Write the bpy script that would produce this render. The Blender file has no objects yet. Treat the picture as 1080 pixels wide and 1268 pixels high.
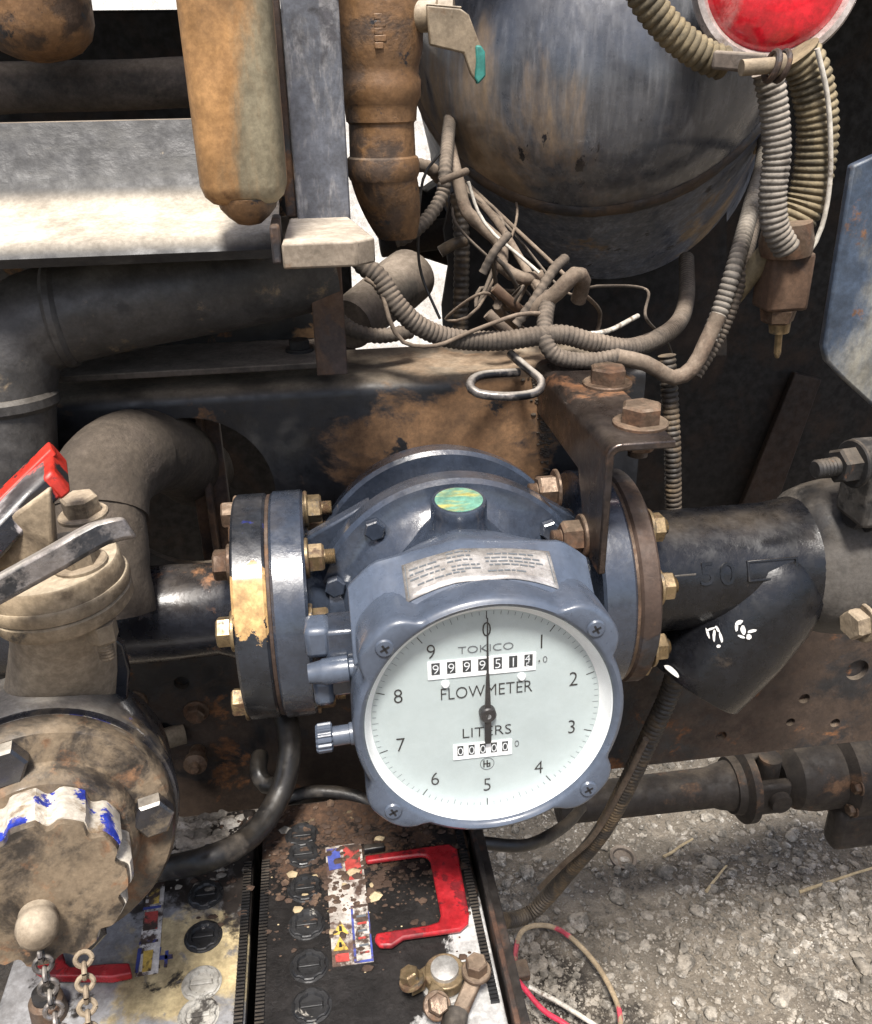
import bpy, math, random
from mathutils import Vector as V, Matrix, noise
random.seed(7)
PI = math.pi
SC = bpy.context.scene
COL = SC.collection

# ------------------------------------------------------------------ camera
FPX, CX, CY = 1098.0, 540.0, 634.0           # photograph is 1080 x 1268
CAM = V((0, 0, 1.4))
PITCH, YAW, ROLL = math.radians(26), math.radians(7.5), math.radians(1.0)
fw = V((math.sin(YAW)*math.cos(PITCH), math.cos(YAW)*math.cos(PITCH), -math.sin(PITCH)))
r0 = V((math.cos(YAW), -math.sin(YAW), 0)); u0 = r0.cross(fw)
rt = r0*math.cos(ROLL) - u0*math.sin(ROLL); up = r0*math.sin(ROLL) + u0*math.cos(ROLL)
cam = bpy.data.cameras.new('camera'); co = bpy.data.objects.new('camera', cam); COL.objects.link(co)
co.matrix_world = Matrix(((rt.x, up.x, -fw.x, CAM.x), (rt.y, up.y, -fw.y, CAM.y), (rt.z, up.z, -fw.z, CAM.z), (0, 0, 0, 1)))
cam.sensor_fit = 'VERTICAL'; cam.sensor_height = 24; cam.sensor_width = 24
cam.lens = 24*FPX/1268; cam.clip_start = .02; cam.clip_end = 500
SC.camera = co

# ------------------------------------------------------------------ light
SUN_EL, SUN_AZ = math.radians(64), math.radians(190)      # azimuth clockwise from +Y: behind the photographer
w = bpy.data.worlds.new('World'); SC.world = w; w.use_nodes = True
nt = w.node_tree; nt.nodes.clear()
sky = nt.nodes.new('ShaderNodeTexSky'); sky.sky_type = 'NISHITA'; sky.sun_disc = False
sky.sun_elevation = SUN_EL; sky.sun_rotation = SUN_AZ; sky.air_density = 1.0; sky.dust_density = 4.0; sky.ozone_density = 1.0
bg = nt.nodes.new('ShaderNodeBackground'); bg.inputs[1].default_value = .125
wo = nt.nodes.new('ShaderNodeOutputWorld')
nt.links.new(sky.outputs[0], bg.inputs[0]); nt.links.new(bg.outputs[0], wo.inputs[0])
sl = bpy.data.lights.new('sun', 'SUN'); sl.energy = 4.9; sl.angle = math.radians(12); sl.color = (1, .96, .9)
so = bpy.data.objects.new('sun', sl); COL.objects.link(so); so.location = (0, -2, 6)
sd = V((math.sin(SUN_AZ)*math.cos(SUN_EL), math.cos(SUN_AZ)*math.cos(SUN_EL), math.sin(SUN_EL)))
so.rotation_euler = sd.to_track_quat('Z', 'Y').to_euler()
SC.view_settings.view_transform = 'Standard'; SC.view_settings.look = 'None'
SC.view_settings.gamma = 1; SC.view_settings.exposure = .62; SC.view_settings.use_curve_mapping = False
SC.render.engine = 'CYCLES'
SC.cycles.use_denoising = True
SC.cycles.max_bounces = 6; SC.cycles.transparent_max_bounces = 8
SC.cycles.caustics_reflective = False; SC.cycles.caustics_refractive = False

# ------------------------------------------------------------------ picking real places from the photograph
def ray(x, y): return fw + rt*((x-CX)/FPX) - up*((y-CY)/FPX)
def PY(x, y, Y): d = ray(x, y); return CAM + d*((Y-CAM.y)/d.y)
def PZ(x, y, Z): d = ray(x, y); return CAM + d*((Z-CAM.z)/d.z)
def PX(x, y, X): d = ray(x, y); return CAM + d*((X-CAM.x)/d.x)
def pix(v):
    d = V(v)-CAM; z = d.dot(fw); return (CX+FPX*d.dot(rt)/z, CY-FPX*d.dot(up)/z)

# ------------------------------------------------------------------ materials
MATS = {}
def lin(r, g, b):
    f = lambda c: (c/255/12.92) if c/255 < .04045 else ((c/255+.055)/1.055)**2.4
    return (f(r), f(g), f(b))
def grimy(name, base, rough=.5, metal=0, layers=(), dust=None, bump=.15, bscale=180, coat=0, var=.25, vscale=25, spec=.5, fine=1.0):
    """base paint + noisy patches [(colour, scale(xyz or float), threshold, softness, roughness, metal)] + settled dust (colour, amount)"""
    m = bpy.data.materials.new(name); m.use_nodes = True; N = m.node_tree.nodes; L = m.node_tree.links
    b = N['Principled BSDF']
    geo = N.new('ShaderNodeNewGeometry')
    def tex(scale, detail=6, rgh=.6, off=0.0, dist=0):
        mp = N.new('ShaderNodeMapping'); L.new(geo.outputs['Position'], mp.inputs['Vector'])
        s = scale if isinstance(scale, tuple) else (scale,)*3
        mp.inputs['Scale'].default_value = s; mp.inputs['Location'].default_value = (off*3.1, off*1.7, off*2.3)
        n = N.new('ShaderNodeTexNoise'); n.inputs['Scale'].default_value = 1; n.inputs['Detail'].default_value = detail
        n.inputs['Roughness'].default_value = rgh; n.inputs['Distortion'].default_value = dist
        L.new(mp.outputs[0], n.inputs['Vector']); return n.outputs['Fac']
    def ramp(src, a, c):
        r = N.new('ShaderNodeMapRange'); r.interpolation_type = 'SMOOTHSTEP'
        r.inputs['From Min'].default_value = a; r.inputs['From Max'].default_value = c
        L.new(src, r.inputs['Value']); return r.outputs[0]
    def mixc(f, a, c):
        x = N.new('ShaderNodeMix'); x.data_type = 'RGBA'; L.new(f, x.inputs[0])
        for s, i in ((a, 6), (c, 7)):
            if isinstance(s, tuple): x.inputs[i].default_value = s+(1,)
            else: L.new(s, x.inputs[i])
        return x.outputs[2]
    def mixf(f, a, c):
        x = N.new('ShaderNodeMix'); L.new(f, x.inputs[0])
        for s, i in ((a, 2), (c, 3)):
            if isinstance(s, (int, float)): x.inputs[i].default_value = s
            else: L.new(s, x.inputs[i])
        return x.outputs[0]
    off = (hash(name) % 97)*0 + sum(map(ord, name)) % 97 * .31
    v = tex(vscale, 8, .7, off)
    dk = tuple(c*(1-var) for c in base); lt = tuple(min(1, c*(1+var)) for c in base)
    col = mixc(ramp(v, .3, .7), dk, lt)
    rg = mixf(ramp(tex(vscale*3, 4, .6, off+2), .3, .7), max(.04, rough-.1), min(1, rough+.15)); mt = metal
    hs = None
    for i, ly in enumerate(layers):
        c, s, t, so_, rr, mm = ly[:6]; src = tex(s, 9, .68, off+7+i*5, .3)
        if len(ly) > 6:          # the stain lies on one side of a place: origin, direction
            rad = isinstance(ly[7], (int, float)); org, dr = V(ly[6]), V((0, 0, 0) if rad else ly[7]); dp = N.new('ShaderNodeVectorMath'); dp.operation = 'DOT_PRODUCT'
            L.new(geo.outputs['Position'], dp.inputs[0]); dp.inputs[1].default_value = dr
            ad = N.new('ShaderNodeMath'); L.new(dp.outputs['Value'], ad.inputs[0]); ad.inputs[1].default_value = -org.dot(dr)
            if rad:      # round stain of that radius about the origin
                ds_ = N.new('ShaderNodeVectorMath'); ds_.operation = 'DISTANCE'; L.new(geo.outputs['Position'], ds_.inputs[0]); ds_.inputs[1].default_value = org
                ad = N.new('ShaderNodeMath'); ad.operation = 'MULTIPLY_ADD'; L.new(ds_.outputs['Value'], ad.inputs[0]); ad.inputs[1].default_value = -.5/ly[7]; ad.inputs[2].default_value = .5
            cl = N.new('ShaderNodeClamp'); cl.inputs[1].default_value = -.6; cl.inputs[2].default_value = .6; L.new(ad.outputs[0], cl.inputs[0])
            a2 = N.new('ShaderNodeMath'); L.new(src, a2.inputs[0]); L.new(cl.outputs[0], a2.inputs[1]); src = a2.outputs[0]
        f = ramp(src, t-so_, t+so_)
        c2 = mixc(ramp(tex(s*4 if not isinstance(s, tuple) else tuple(q*3 for q in s), 5, .6, off+i), .35, .65), tuple(q*.7 for q in c), tuple(min(1, q*1.25) for q in c))
        col = mixc(f, col, c2); rg = mixf(f, rg, rr); mt = mixf(f, mt, mm)
        hs = f if hs is None else hs
    if dust:
        dc, amt = dust[0], dust[1]; lo = dust[2] if len(dust) > 2 else .25
        sp = N.new('ShaderNodeSeparateXYZ'); L.new(geo.outputs['Normal'], sp.inputs[0])
        f = ramp(sp.outputs[2], lo, 1.0)
        mu = N.new('ShaderNodeMath'); mu.operation = 'MULTIPLY'; L.new(f, mu.inputs[0])
        L.new(ramp(tex(16, 6, .58, off+3), .46-amt*.5, .78-amt*.3), mu.inputs[1])
        m2 = N.new('ShaderNodeMath'); m2.operation = 'MULTIPLY'; L.new(mu.outputs[0], m2.inputs[0]); m2.inputs[1].default_value = min(1, amt*1.2)
        col = mixc(m2.outputs[0], col, dc); rg = mixf(m2.outputs[0], rg, .95); mt = mixf(m2.outputs[0], mt, 0)
    if fine:                 # fine grit and handled grease all over
        for sc_, dt, lo_, hi_ in ((260, 3, .16*fine, .10*fine), (60, 9, .22*fine, .10*fine), (9, 6, .24*fine, .12*fine)):
            k = mixc(ramp(tex(sc_, dt, .72, off+11+sc_*.01), .34, .66), (1-lo_, 1-lo_*1.06, 1-lo_*1.12), (1+hi_, 1+hi_, 1+hi_))
            vm = N.new('ShaderNodeVectorMath'); vm.operation = 'MULTIPLY'; L.new(col, vm.inputs[0]); L.new(k, vm.inputs[1]); col = vm.outputs[0]
    L.new(col, b.inputs['Base Color']); L.new(rg, b.inputs['Roughness'])
    if isinstance(mt, (int, float)): b.inputs['Metallic'].default_value = mt
    else: L.new(mt, b.inputs['Metallic'])
    b.inputs['Specular IOR Level'].default_value = spec
    if coat: b.inputs['Coat Weight'].default_value = coat; b.inputs['Coat Roughness'].default_value = .12
    bp = N.new('ShaderNodeBump'); bp.inputs['Strength'].default_value = bump; bp.inputs['Distance'].default_value = .002
    h = tex(bscale, 7, .65, off+1)
    if hs is not None:
        ad = N.new('ShaderNodeMath'); ad.operation = 'MULTIPLY_ADD'; L.new(hs, ad.inputs[0]); ad.inputs[1].default_value = -.5; L.new(h, ad.inputs[2]); h = ad.outputs[0]
    L.new(h, bp.inputs['Height']); L.new(bp.outputs[0], b.inputs['Normal'])
    MATS[name] = m; return m
def flat(name, c, rough=.5, metal=0):
    return grimy(name, c, rough, metal, var=.05, bump=.02, fine=.10)

RUST = (.17, .075, .03); RUSTD = (.06, .028, .016); DUST = (.36, .29, .21); BRN = (.20, .115, .055); BLK = (.012, .013, .017); NAVY = (.0115, .0122, .0148)
grimy('meter_paint', (.032, .041, .060), .24, 0, [((.03, .035, .04), 30, .72, .05, .6, 0)], (DUST, .10, .6), .25, 90, coat=.8, var=.15, fine=.7)
grimy('bezel_paint', (.070, .087, .120), .30, 0, [((.045, .05, .06), 60, .70, .03, .5, 0)], (DUST, .06, .6), .05, 260, coat=.35, var=.08, fine=.45)
grimy('black_paint', NAVY, .38, 0, [(BRN, 12, .57, .03, .8, 0), (RUST, 30, .63, .03, .85, 0)], (DUST, .35), .18, 120)
grimy('black_wet', BLK, .22, 0, [(RUST, 14, .6, .04, .7, 0)], (DUST, .15), .25, 90, coat=.3)
grimy('black_flange', (.02, .024, .032), .3, 0, [((.60, .38, .16), (48, 48, 34), .77, .012, .8, 0, PY(300, 750, .53), .05), ((.02, .03, .16), 55, .66, .03, .35, 0)], (DUST, .1), .15, 150, coat=.3)
grimy('rail_paint', NAVY, .42, 0, [((.145, .080, .038), (11, 11, 13), .68, .05, .85, 0, PY(570, 545, .70), .14), ((.13, .07, .033), (7, 7, 9), .60, .025, .85, 0), ((.012, .012, .014), 16, .63, .02, .5, 0)], (DUST, .55, .35), .15, 140)
grimy('rail_rust', (.050, .033, .023), .75, 0, [((.02, .02, .022), 8, .53, .05, .5, 0), (RUST, 20, .6, .04, .9, 0)], (DUST, .35), .25, 130)
grimy('dark_inside', (.008, .0068, .006), .8, 0, [((.028, .018, .012), 9, .55, .08, .9, 0)], (DUST, .15), .2, 80)  # near-black colour stands in for shade inside the chassis
grimy('brown_rust', (.095, .055, .033), .8, 0, [((.05, .035, .03), 14, .55, .06, .7, 0)], (DUST, .4), .3, 120)
grimy('rust_flange', (.062, .040, .030), .7, .2, [((.03, .03, .035), 16, .55, .05, .5, 0), ((.13, .07, .035), 26, .6, .05, .85, 0)], (DUST, .15), .3, 150)
grimy('bracket_rust', (.085, .068, .06), .30, .75, [(RUST, (16, 16, 22), .60, .06, .75, .1), ((.03, .025, .025), 12, .56, .06, .35, .4)], (DUST, .12, .6), .22, 130)
grimy('bolt_zinc', (.29, .215, .12), .36, .65, [((.11, .06, .032), 60, .56, .06, .8, .1), ((.1, .09, .08), 90, .6, .05, .5, .5)], (DUST, .2), .15, 300)
grimy('bolt_rust', (.15, .105, .075), .38, .6, [((.10, .052, .028), 45, .53, .07, .85, 0)], (DUST, .3), .25, 260)
grimy('bolt_dusty', (.22, .175, .12), .8, 0, [((.12, .09, .06), 50, .58, .07, .8, 0)], (DUST, .6), .25, 220)
grimy('bolt_dark', (.025, .024, .024), .6, .2, [(RUST, 60, .64, .05, .85, 0)], (DUST, .25), .25, 220)
grimy('steel', (.50, .49, .47), .38, .6, [], None, .06, 250)
grimy('ochre', (.36, .20, .082), .48, 0, [((.24, .21, .14), (12, 12, 4), .53, .09, .65, 0), ((.17, .14, .13), 34, .66, .03, .7, 0), (RUST, 18, .62, .05, .8, 0)], (DUST, .2), .12, 160)
grimy('ochre_valve', (.19, .105, .048), .5, 0, [((.07, .045, .03), 18, .52, .06, .7, 0), ((.022, .024, .03), 42, .615, .03, .5, 0)], (DUST, .25), .3, 130)
grimy('beam_grey', (.024, .024, .026), .5, .1, [((.048, .047, .045), (30, 30, 60), .56, .14, .6, 0), ((.35, .31, .25), 120, .70, .05, .9, 0)], ((.50, .45, .37), .95, .60), .2, 200)
grimy('strip_grey', (.12, .13, .155), .55, .15, [((.26, .26, .27), (90, 90, 26), .56, .10, .6, .1), ((.07, .07, .08), 30, .6, .05, .6, 0)], None, .15, 220)
grimy('cream_foot', (.24, .20, .155), .7, 0, [((.25, .15, .08), 30, .62, .06, .8, 0)], ((.50, .44, .36), .95, .3), .2, 160)
grimy('bar_dusty', (.10, .08, .065), .75, 0, [((.04, .035, .03), 12, .55, .08, .8, 0)], ((.30, .25, .2), .7, .2), .3, 150)
grimy('pipe_grey', (.055, .052, .05), .45, .1, [((.03, .028, .028), 14, .55, .06, .5, 0), ((.25, .19, .12), 22, .62, .05, .8, 0)], ((.25, .22, .18), .4, .35), .2, 130)
grimy('hose_dusty', (.055, .043, .032), .9, 0, [((.07, .055, .045), 16, .58, .08, .9, 0)], ((.088, .07, .052), .6, .0), .7, 60)  # dust tone darkened to carry the shade inside the rail hole
grimy('pipe_black_dusty', (.03, .027, .025), .6, 0, [((.11, .075, .045), 11, .52, .08, .8, 0)], ((.3, .25, .19), .6, .2), .3, 90)
grimy('tank_navy', (.058, .063, .075), .26, .2, [((.135, .138, .148), (90, 90, 6), .56, .20, .32, .2), ((.22, .155, .095), (17, 17, 5), .52, .13, .7, 0, PY(650, 215, .85), (-1.8, 0, -1.8)), ((.010, .010, .013), (30, 30, 22), .985, .012, .35, 0, PY(710, 150, .80), .20), ((.085, .062, .044), 14, .86, .2, .8, 0, PY(790, 290, .87), .13)], None, .05, 160, fine=.5, coat=.5)
TAX = V((-.24, -.80, .52)).normalized(); TC = PY(740, 30, .93)
grimy('tank_shell', (.075, .092, .13), .34, .1, [((.15, .165, .20), (80, 80, 6), .50, .16, .45, .1), ((.26, .19, .12), (12, 12, 5), .60, .05, .7, 0), ((.012, .012, .016), 22, .63, .012, .4, 0)], None, .10, 160)
grimy('shaft_dark', (.022, .017, .014), .7, .1, [((.10, .055, .03), 16, .60, .06, .85, 0)], (DUST, .15), .3, 100)  # base colour darkened to carry the shade under the truck
grimy('faint_brown', (.024, .014, .009), .8, 0, [], (DUST, .1), .2, 90)
grimy('tank_dirt', (.075, .05, .032), .7, 0, [((.03, .028, .03), 20, .55, .08, .6, 0)], None, .3, 150)
grimy('valve_dusty', (.25, .195, .13), .85, 0, [((.10, .072, .045), 20, .54, .09, .85, 0), ((.05, .045, .04), 26, .64, .05, .7, 0)], ((.42, .355, .26), .7, .35), .35, 110)
grimy('valve_cone', (.26, .21, .15), .85, 0, [((.22, .165, .11), 16, .57, .12, .9, 0)], ((.5, .43, .33), .6, .1), .25, 140)
grimy('cap_flange', (.022, .022, .026), .25, 0, [((.20, .155, .10), 20, .64, .09, .8, 0), ((.02, .035, .30), 28, .66, .015, .4, 0)], ((.66, .60, .50), .5, .6), .2, 140, coat=.8)
grimy('cap_face', (.15, .112, .072), .8, 0, [((.032, .026, .021), 24, .50, .07, .4, 0), ((.17, .09, .045), 34, .59, .05, .9, 0)], ((.40, .34, .26), .2, .75), .4, 150, coat=.35)
grimy('lug_white', (.54, .50, .43), .45, 0, [((.02, .04, .33), 34, .565, .012, .4, 0), ((.22, .16, .10), 26, .57, .06, .8, 0)], None, .2, 160)
grimy('lever_black', (.014, .014, .017), .28, 0, [((.52, .03, .02), 22, .60, .02, .45, 0), ((.36, .33, .33), 30, .60, .05, .6, 0)], ((.5, .46, .44), .45, .55), .12, 160)
grimy('lever_red', (.55, .035, .02), .45, 0, [((.02, .02, .022), 40, .50, .02, .5, 0)], None, .12, 160)
grimy('lever_steel', (.22, .20, .19), .25, .7, [((.015, .015, .017), 20, .48, .05, .3, 0)], ((.6, .55, .48), .5, .5), .1, 160)
grimy('valve_lever', (.22, .175, .12), .55, .15, [((.14, .09, .05), 24, .55, .06, .8, 0)], ((.55, .5, .42), .6, .3), .15, 150)
grimy('teal', (.03, .19, .165), .5, 0, [((.3, .26, .2), 50, .62, .03, .8, 0)], None, .1, 150)
BZ = .84                                     # battery lid height
grimy('battery_grey', (.23, .23, .235), .5, 0, [((.42, .34, .19), 14, .70, .06, .8, 0, PZ(225, 1190, BZ), .075), ((.025, .02, .017), 16, .52, .05, .5, 0, PZ(255, 1140, BZ), (3.5, 6.5, 0)), ((.02, .017, .015), 24, .61, .03, .5, 0), ((.15, .14, .13), 45, .60, .06, .8, 0), ((.34, .31, .27), 70, .60, .04, .9, 0, PZ(240, 1040, BZ), (-2, 4, 0))], None, .12, 160)
grimy('battery_dark', (.38, .38, .375), .45, 0, [((.55, .55, .54), 30, .60, .06, .7, 0), ((.014, .0125, .012), 18, .50, .03, .42, 0, PZ(552, 1180, BZ), (-7, 5, 0)), ((.075, .04, .022), 70, .60, .06, .9, 0, PZ(430, 1110, BZ), (0, 2.2, 0)), ((.16, .125, .075), 95, .68, .03, .9, 0, PZ(400, 1090, BZ), (0, .6, 0))], None, .25, 260)
grimy('battery_cap', (.02, .02, .021), .4, 0, [((.4, .38, .34), 60, .64, .03, .9, 0)], None, .2, 220)
grimy('battery_cap_pale', (.32, .31, .28), .6, 0, [((.04, .035, .03), 45, .55, .05, .8, 0)], None, .2, 220)
grimy('handle_red', (.36, .018, .024), .32, 0, [((.16, .012, .016), 30, .53, .02, .5, 0), ((.03, .02, .02), 30, .66, .03, .6, 0)], None, .06, 200)
grimy('plastic_black', (.012, .012, .013), .35, 0, [], (DUST, .15), .1, 200)
grimy('tray_steel', (.03, .026, .024), .5, .3, [(RUSTD, 20, .55, .06, .8, 0)], (DUST, .15), .2, 150)
grimy('cable_black', (.014, .0135, .0135), .38, 0, [((.07, .06, .05), 26, .60, .08, .8, 0)], (DUST, .18), .15, 200)
grimy('conduit', (.075, .062, .05), .85, 0, [((.05, .042, .035), 40, .55, .08, .8, 0)], ((.25, .2, .155), .6, .0), .25, 200)
grimy('conduit_olive', (.15, .12, .07), .8, 0, [((.06, .05, .03), 30, .55, .08, .8, 0), ((.25, .19, .1), 26, .62, .05, .8, 0)], ((.34, .28, .18), .45, .1), .2, 200)
grimy('conduit_grey', (.17, .155, .135), .8, 0, [((.07, .06, .05), 40, .58, .06, .8, 0)], ((.4, .35, .29), .5, .1), .2, 200)
grimy('conduit_black', (.025, .021, .018), .5, 0, [((.10, .07, .04), 26, .52, .08, .8, 0)], (DUST, .3, .1), .2, 200)
grimy('wire_dusty', (.12, .092, .068), .9, 0, [((.10, .07, .05), 50, .55, .08, .9, 0)], ((.30, .24, .185), .5, .0), .3, 220)
grimy('wire_white', (.55, .52, .46), .6, 0, [((.2, .16, .12), 60, .60, .06, .8, 0)], None, .1, 220)
grimy('wire_red', (.55, .03, .07), .5, 0, [((.45, .36, .28), 50, .62, .05, .8, 0)], None, .1, 220)
grimy('wire_tan', (.36, .28, .18), .7, 0, [((.5, .06, .09), 12, .53, .02, .5, 0)], None, .1, 220)
grimy('lamp_red', (.62, .012, .025), .18, 0, [((.75, .30, .28), 22, .62, .10, .5, 0)], None, .05, 120, coat=.6)
grimy('lamp_rim', (.56, .50, .47), .35, .5, [((.20, .14, .10), 30, .58, .08, .7, 0)], None, .12, 160)
grimy('panel_blue', (.045, .065, .10), .5, 0, [((.25, .24, .20), (6, 6, 4), .56, .09, .7, 0), ((.16, .08, .04), 36, .63, .04, .9, 0)], None, .15, 150)
grimy('strainer_black', (.007, .0075, .0095), .26, 0, [((.06, .055, .05), 9, .66, .08, .7, 0), ((.05, .035, .022), 15, .68, .05, .8, 0)], (DUST, .10, .7), .3, 70)
grimy('strainer_dust', (.075, .068, .06), .8, 0, [((.02, .02, .021), 14, .50, .06, .5, 0)], (DUST, .2), .3, 110)
flat('chalk', (.58, .57, .55), .9)
flat('dial_white', (.415, .475, .475), .45)
flat('counter_white', (.90, .91, .91), .4)
flat('print_black', (.012, .012, .014), .5)
flat('print_grey', (.10, .11, .12), .5)
flat('digit_dark', (.03, .035, .04), .45)
flat('digit_white', (.75, .78, .8), .45)
grimy('plate_alu', (.50, .48, .46), .28, .45, [((.34, .32, .31), (40, 400, 40), .58, .06, .4, .4)], None, .08, 300)
grimy('sticker_green', (.16, .36, .28), .3, 0, [((.45, .42, .14), (30, 90, 90), .56, .10, .4, 0)], None, .05, 200)
DIRTL = [((.06, .038, .028), 55, .51, .05, .8, 0)]
for n_, c_ in (('label_yellow', (.55, .38, .08)), ('label_white', (.55, .52, .48)), ('label_blue', (.05, .07, .28)), ('label_red', (.42, .06, .05))): grimy(n_, c_, .6, 0, DIRTL, None, .1, 200)
grimy('label_paper', (.50, .46, .42), .6, 0, [((.10, .06, .045), 40, .52, .05, .8, 0)], None, .1, 200)
grimy('pebble', (.28, .252, .212), .85, 0, [((.16, .145, .122), 32, .50, .03, .9, 0), ((.38, .355, .315), 42, .58, .03, .9, 0)], None, .3, 200)
grimy('crumb', (.055, .033, .022), .95, 0, [((.11, .07, .045), 60, .58, .05, .95, 0)], None, .3, 200)
grimy('straw', (.45, .36, .22), .8, 0, [], None, .1, 200)
grimy('wall_white', (.80, .79, .76), .7, 0, [], None, .05, 20, vscale=.5, var=.05)  # white stands in for overexposed daylight in the gap
# gravel ground
def ground_mat():
    m = grimy('ground', (.225, .195, .155), .95, 0, [((.035, .028, .022), 9, .80, .12, .7, 0, PZ(690, 1235, 0), .22), ((.17, .148, .12), 3.2, .52, .12, .95, 0), ((.20, .178, .148), 90, .60, .10, .95, 0), ((.08, .068, .055), 2.6, .70, .05, .8, 0)], None, .9, 90, vscale=14)
    for n in m.node_tree.nodes:
        if n.type == 'BUMP': n.inputs['Distance'].default_value = .012
    return m
ground_mat()
def glass_mat():
    m = bpy.data.materials.new('cover_glass'); m.use_nodes = True; N = m.node_tree.nodes; L = m.node_tree.links
    N.remove(N['Principled BSDF'])
    t = N.new('ShaderNodeBsdfTransparent'); g = N.new('ShaderNodeBsdfGlossy'); g.inputs['Roughness'].default_value = .03
    lw = N.new('ShaderNodeLayerWeight'); pw = N.new('ShaderNodeMath'); pw.operation = 'POWER'; pw.inputs[1].default_value = 5; L.new(lw.outputs['Facing'], pw.inputs[0])
    fr = N.new('ShaderNodeMath'); fr.operation = 'MULTIPLY_ADD'; fr.inputs[1].default_value = .9; fr.inputs[2].default_value = .045; L.new(pw.outputs[0], fr.inputs[0])
    x = N.new('ShaderNodeMixShader'); L.new(fr.outputs[0], x.inputs[0]); L.new(t.outputs[0], x.inputs[1]); L.new(g.outputs[0], x.inputs[2])
    L.new(x.outputs[0], N['Material Output'].inputs[0]); MATS['cover_glass'] = m
glass_mat()

# ------------------------------------------------------------------ geometry helpers
class G:
    def __init__(s): s.v = []; s.f = []
    def add(s, vs, fs):
        o = len(s.v); s.v += [V(p) for p in vs]; s.f += [tuple(i+o for i in f) for f in fs]; return s
    def hexa(s, p):       # 0-3 bottom loop, 4-7 top loop
        return s.add(p, [(3, 2, 1, 0), (4, 5, 6, 7), (0, 1, 5, 4), (1, 2, 6, 5), (2, 3, 7, 6), (3, 0, 4, 7)])
    def box(s, a, b):
        x0, y0, z0 = a; x1, y1, z1 = b
        return s.hexa([(x0, y0, z0), (x1, y0, z0), (x1, y1, z0), (x0, y1, z0), (x0, y0, z1), (x1, y0, z1), (x1, y1, z1), (x0, y1, z1)])
    def prism(s, pts, vec):
        n = len(pts); pts = [V(p) for p in pts]; vec = V(vec)
        return s.add(pts+[p+vec for p in pts], [tuple(reversed(range(n))), tuple(range(n, 2*n))]+[(i, (i+1) % n, (i+1) % n+n, i+n) for i in range(n)])
    def loft(s, loops, cap=True, closed=True):
        n = len(loops[0]); vs = [p for l in loops for p in l]; fs = []
        for k in range(len(loops)-1):
            for i in range(n if closed else n-1):
                j = (i+1) % n; fs.append((k*n+i, k*n+j, (k+1)*n+j, (k+1)*n+i))
        if cap: fs += [tuple(reversed(range(n))), tuple(range((len(loops)-1)*n, len(loops)*n))]
        return s.add(vs, fs)
    def tube(s, pts, rad, n=12, cap=True):
        pts = [V(p) for p in pts]; m = len(pts)
        R = rad if callable(rad) else (lambda i: rad[i] if isinstance(rad, (list, tuple)) else rad)
        t = [(pts[min(i+1, m-1)]-pts[max(i-1, 0)]).normalized() for i in range(m)]
        a = t[0].orthogonal().normalized(); loops = []
        for i in range(m):
            a = (a - t[i]*a.dot(t[i]))
            a = a.normalized() if a.length > 1e-6 else t[i].orthogonal().normalized()
            b = t[i].cross(a)
            loops.append([pts[i]+(a*math.cos(2*PI*k/n)+b*math.sin(2*PI*k/n))*R(i) for k in range(n)])
        return s.loft(loops, cap)
    def lathe(s, prof, o, ax, n=48, a0=None):
        o = V(o); ax = V(ax).normalized(); a = (V(a0) - ax*V(a0).dot(ax)).normalized() if a0 is not None else ax.orthogonal().normalized(); b = ax.cross(a)
        return s.loft([[o+ax*h+(a*math.cos(2*PI*k/n)+b*math.sin(2*PI*k/n))*max(r, 1e-5) for k in range(n)] for h, r in prof])
    def tf(s, M): s.v = [M @ p for p in s.v]; return s
    def rough(s, amp, sc):
        s.v = [p+noise.noise_vector(p*sc)*amp for p in s.v]; return s
def cat(pts, step=.006):
    pts = [V(p) for p in pts]; P = [pts[0]*2-pts[1]]+pts+[pts[-1]*2-pts[-2]]; out = []
    for i in range(1, len(P)-2):
        a, b, c, d = P[i-1:i+3]; n = max(2, int((c-b).length/step))
        for k in range(n):
            t = k/n; out.append(.5*((2*b)+(c-a)*t+(2*a-5*b+4*c-d)*t*t+(3*b-a-3*c+d)*t**3))
    out.append(pts[-1]); return out
def resample(pts, step):
    out = [pts[0]]; acc = 0
    for a, b in zip(pts, pts[1:]):
        L = (b-a).length; d = step-acc
        while d <= L and L > 0: out.append(a+(b-a)*(d/L)); d += step
        acc = L-(d-step)
    return out
ALL = []
def mesh_of(name, g, mat, ang=35):
    me = bpy.data.meshes.new(name); me.from_pydata(g.v, [], g.f)
    me.materials.append(MATS[mat]); me.update(); me.polygons.foreach_set('use_smooth', [True]*len(me.polygons))
    me.set_sharp_from_angle(angle=math.radians(ang)); return me
def obj(name, g, mat, parent=None, bev=0, ang=35, label=None, seg=2):
    o = bpy.data.objects.new(name, g if isinstance(g, bpy.types.Mesh) else mesh_of(name, g, mat, ang)); COL.objects.link(o); o.parent = parent
    if bev:
        m = o.modifiers.new('edge', 'BEVEL'); m.width = bev; m.segments = seg; m.limit_method = 'ANGLE'; m.angle_limit = math.radians(40); m.harden_normals = False
    if label: o['label'] = label
    ALL.append(o); return o
def thing(name, label, cat_, group=None):
    o = bpy.data.objects.new(name, None); COL.objects.link(o); o.empty_display_size = .02
    o['label'] = label; o['category'] = cat_; o['kind'] = 'thing'
    if group: o['group'] = group
    ALL.append(o); return o
def tag(o, label, cat_, group=None):
    o['label'] = label; o['category'] = cat_; o['kind'] = 'thing'
    if group: o['group'] = group
    return o
BOLT = {}
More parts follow.
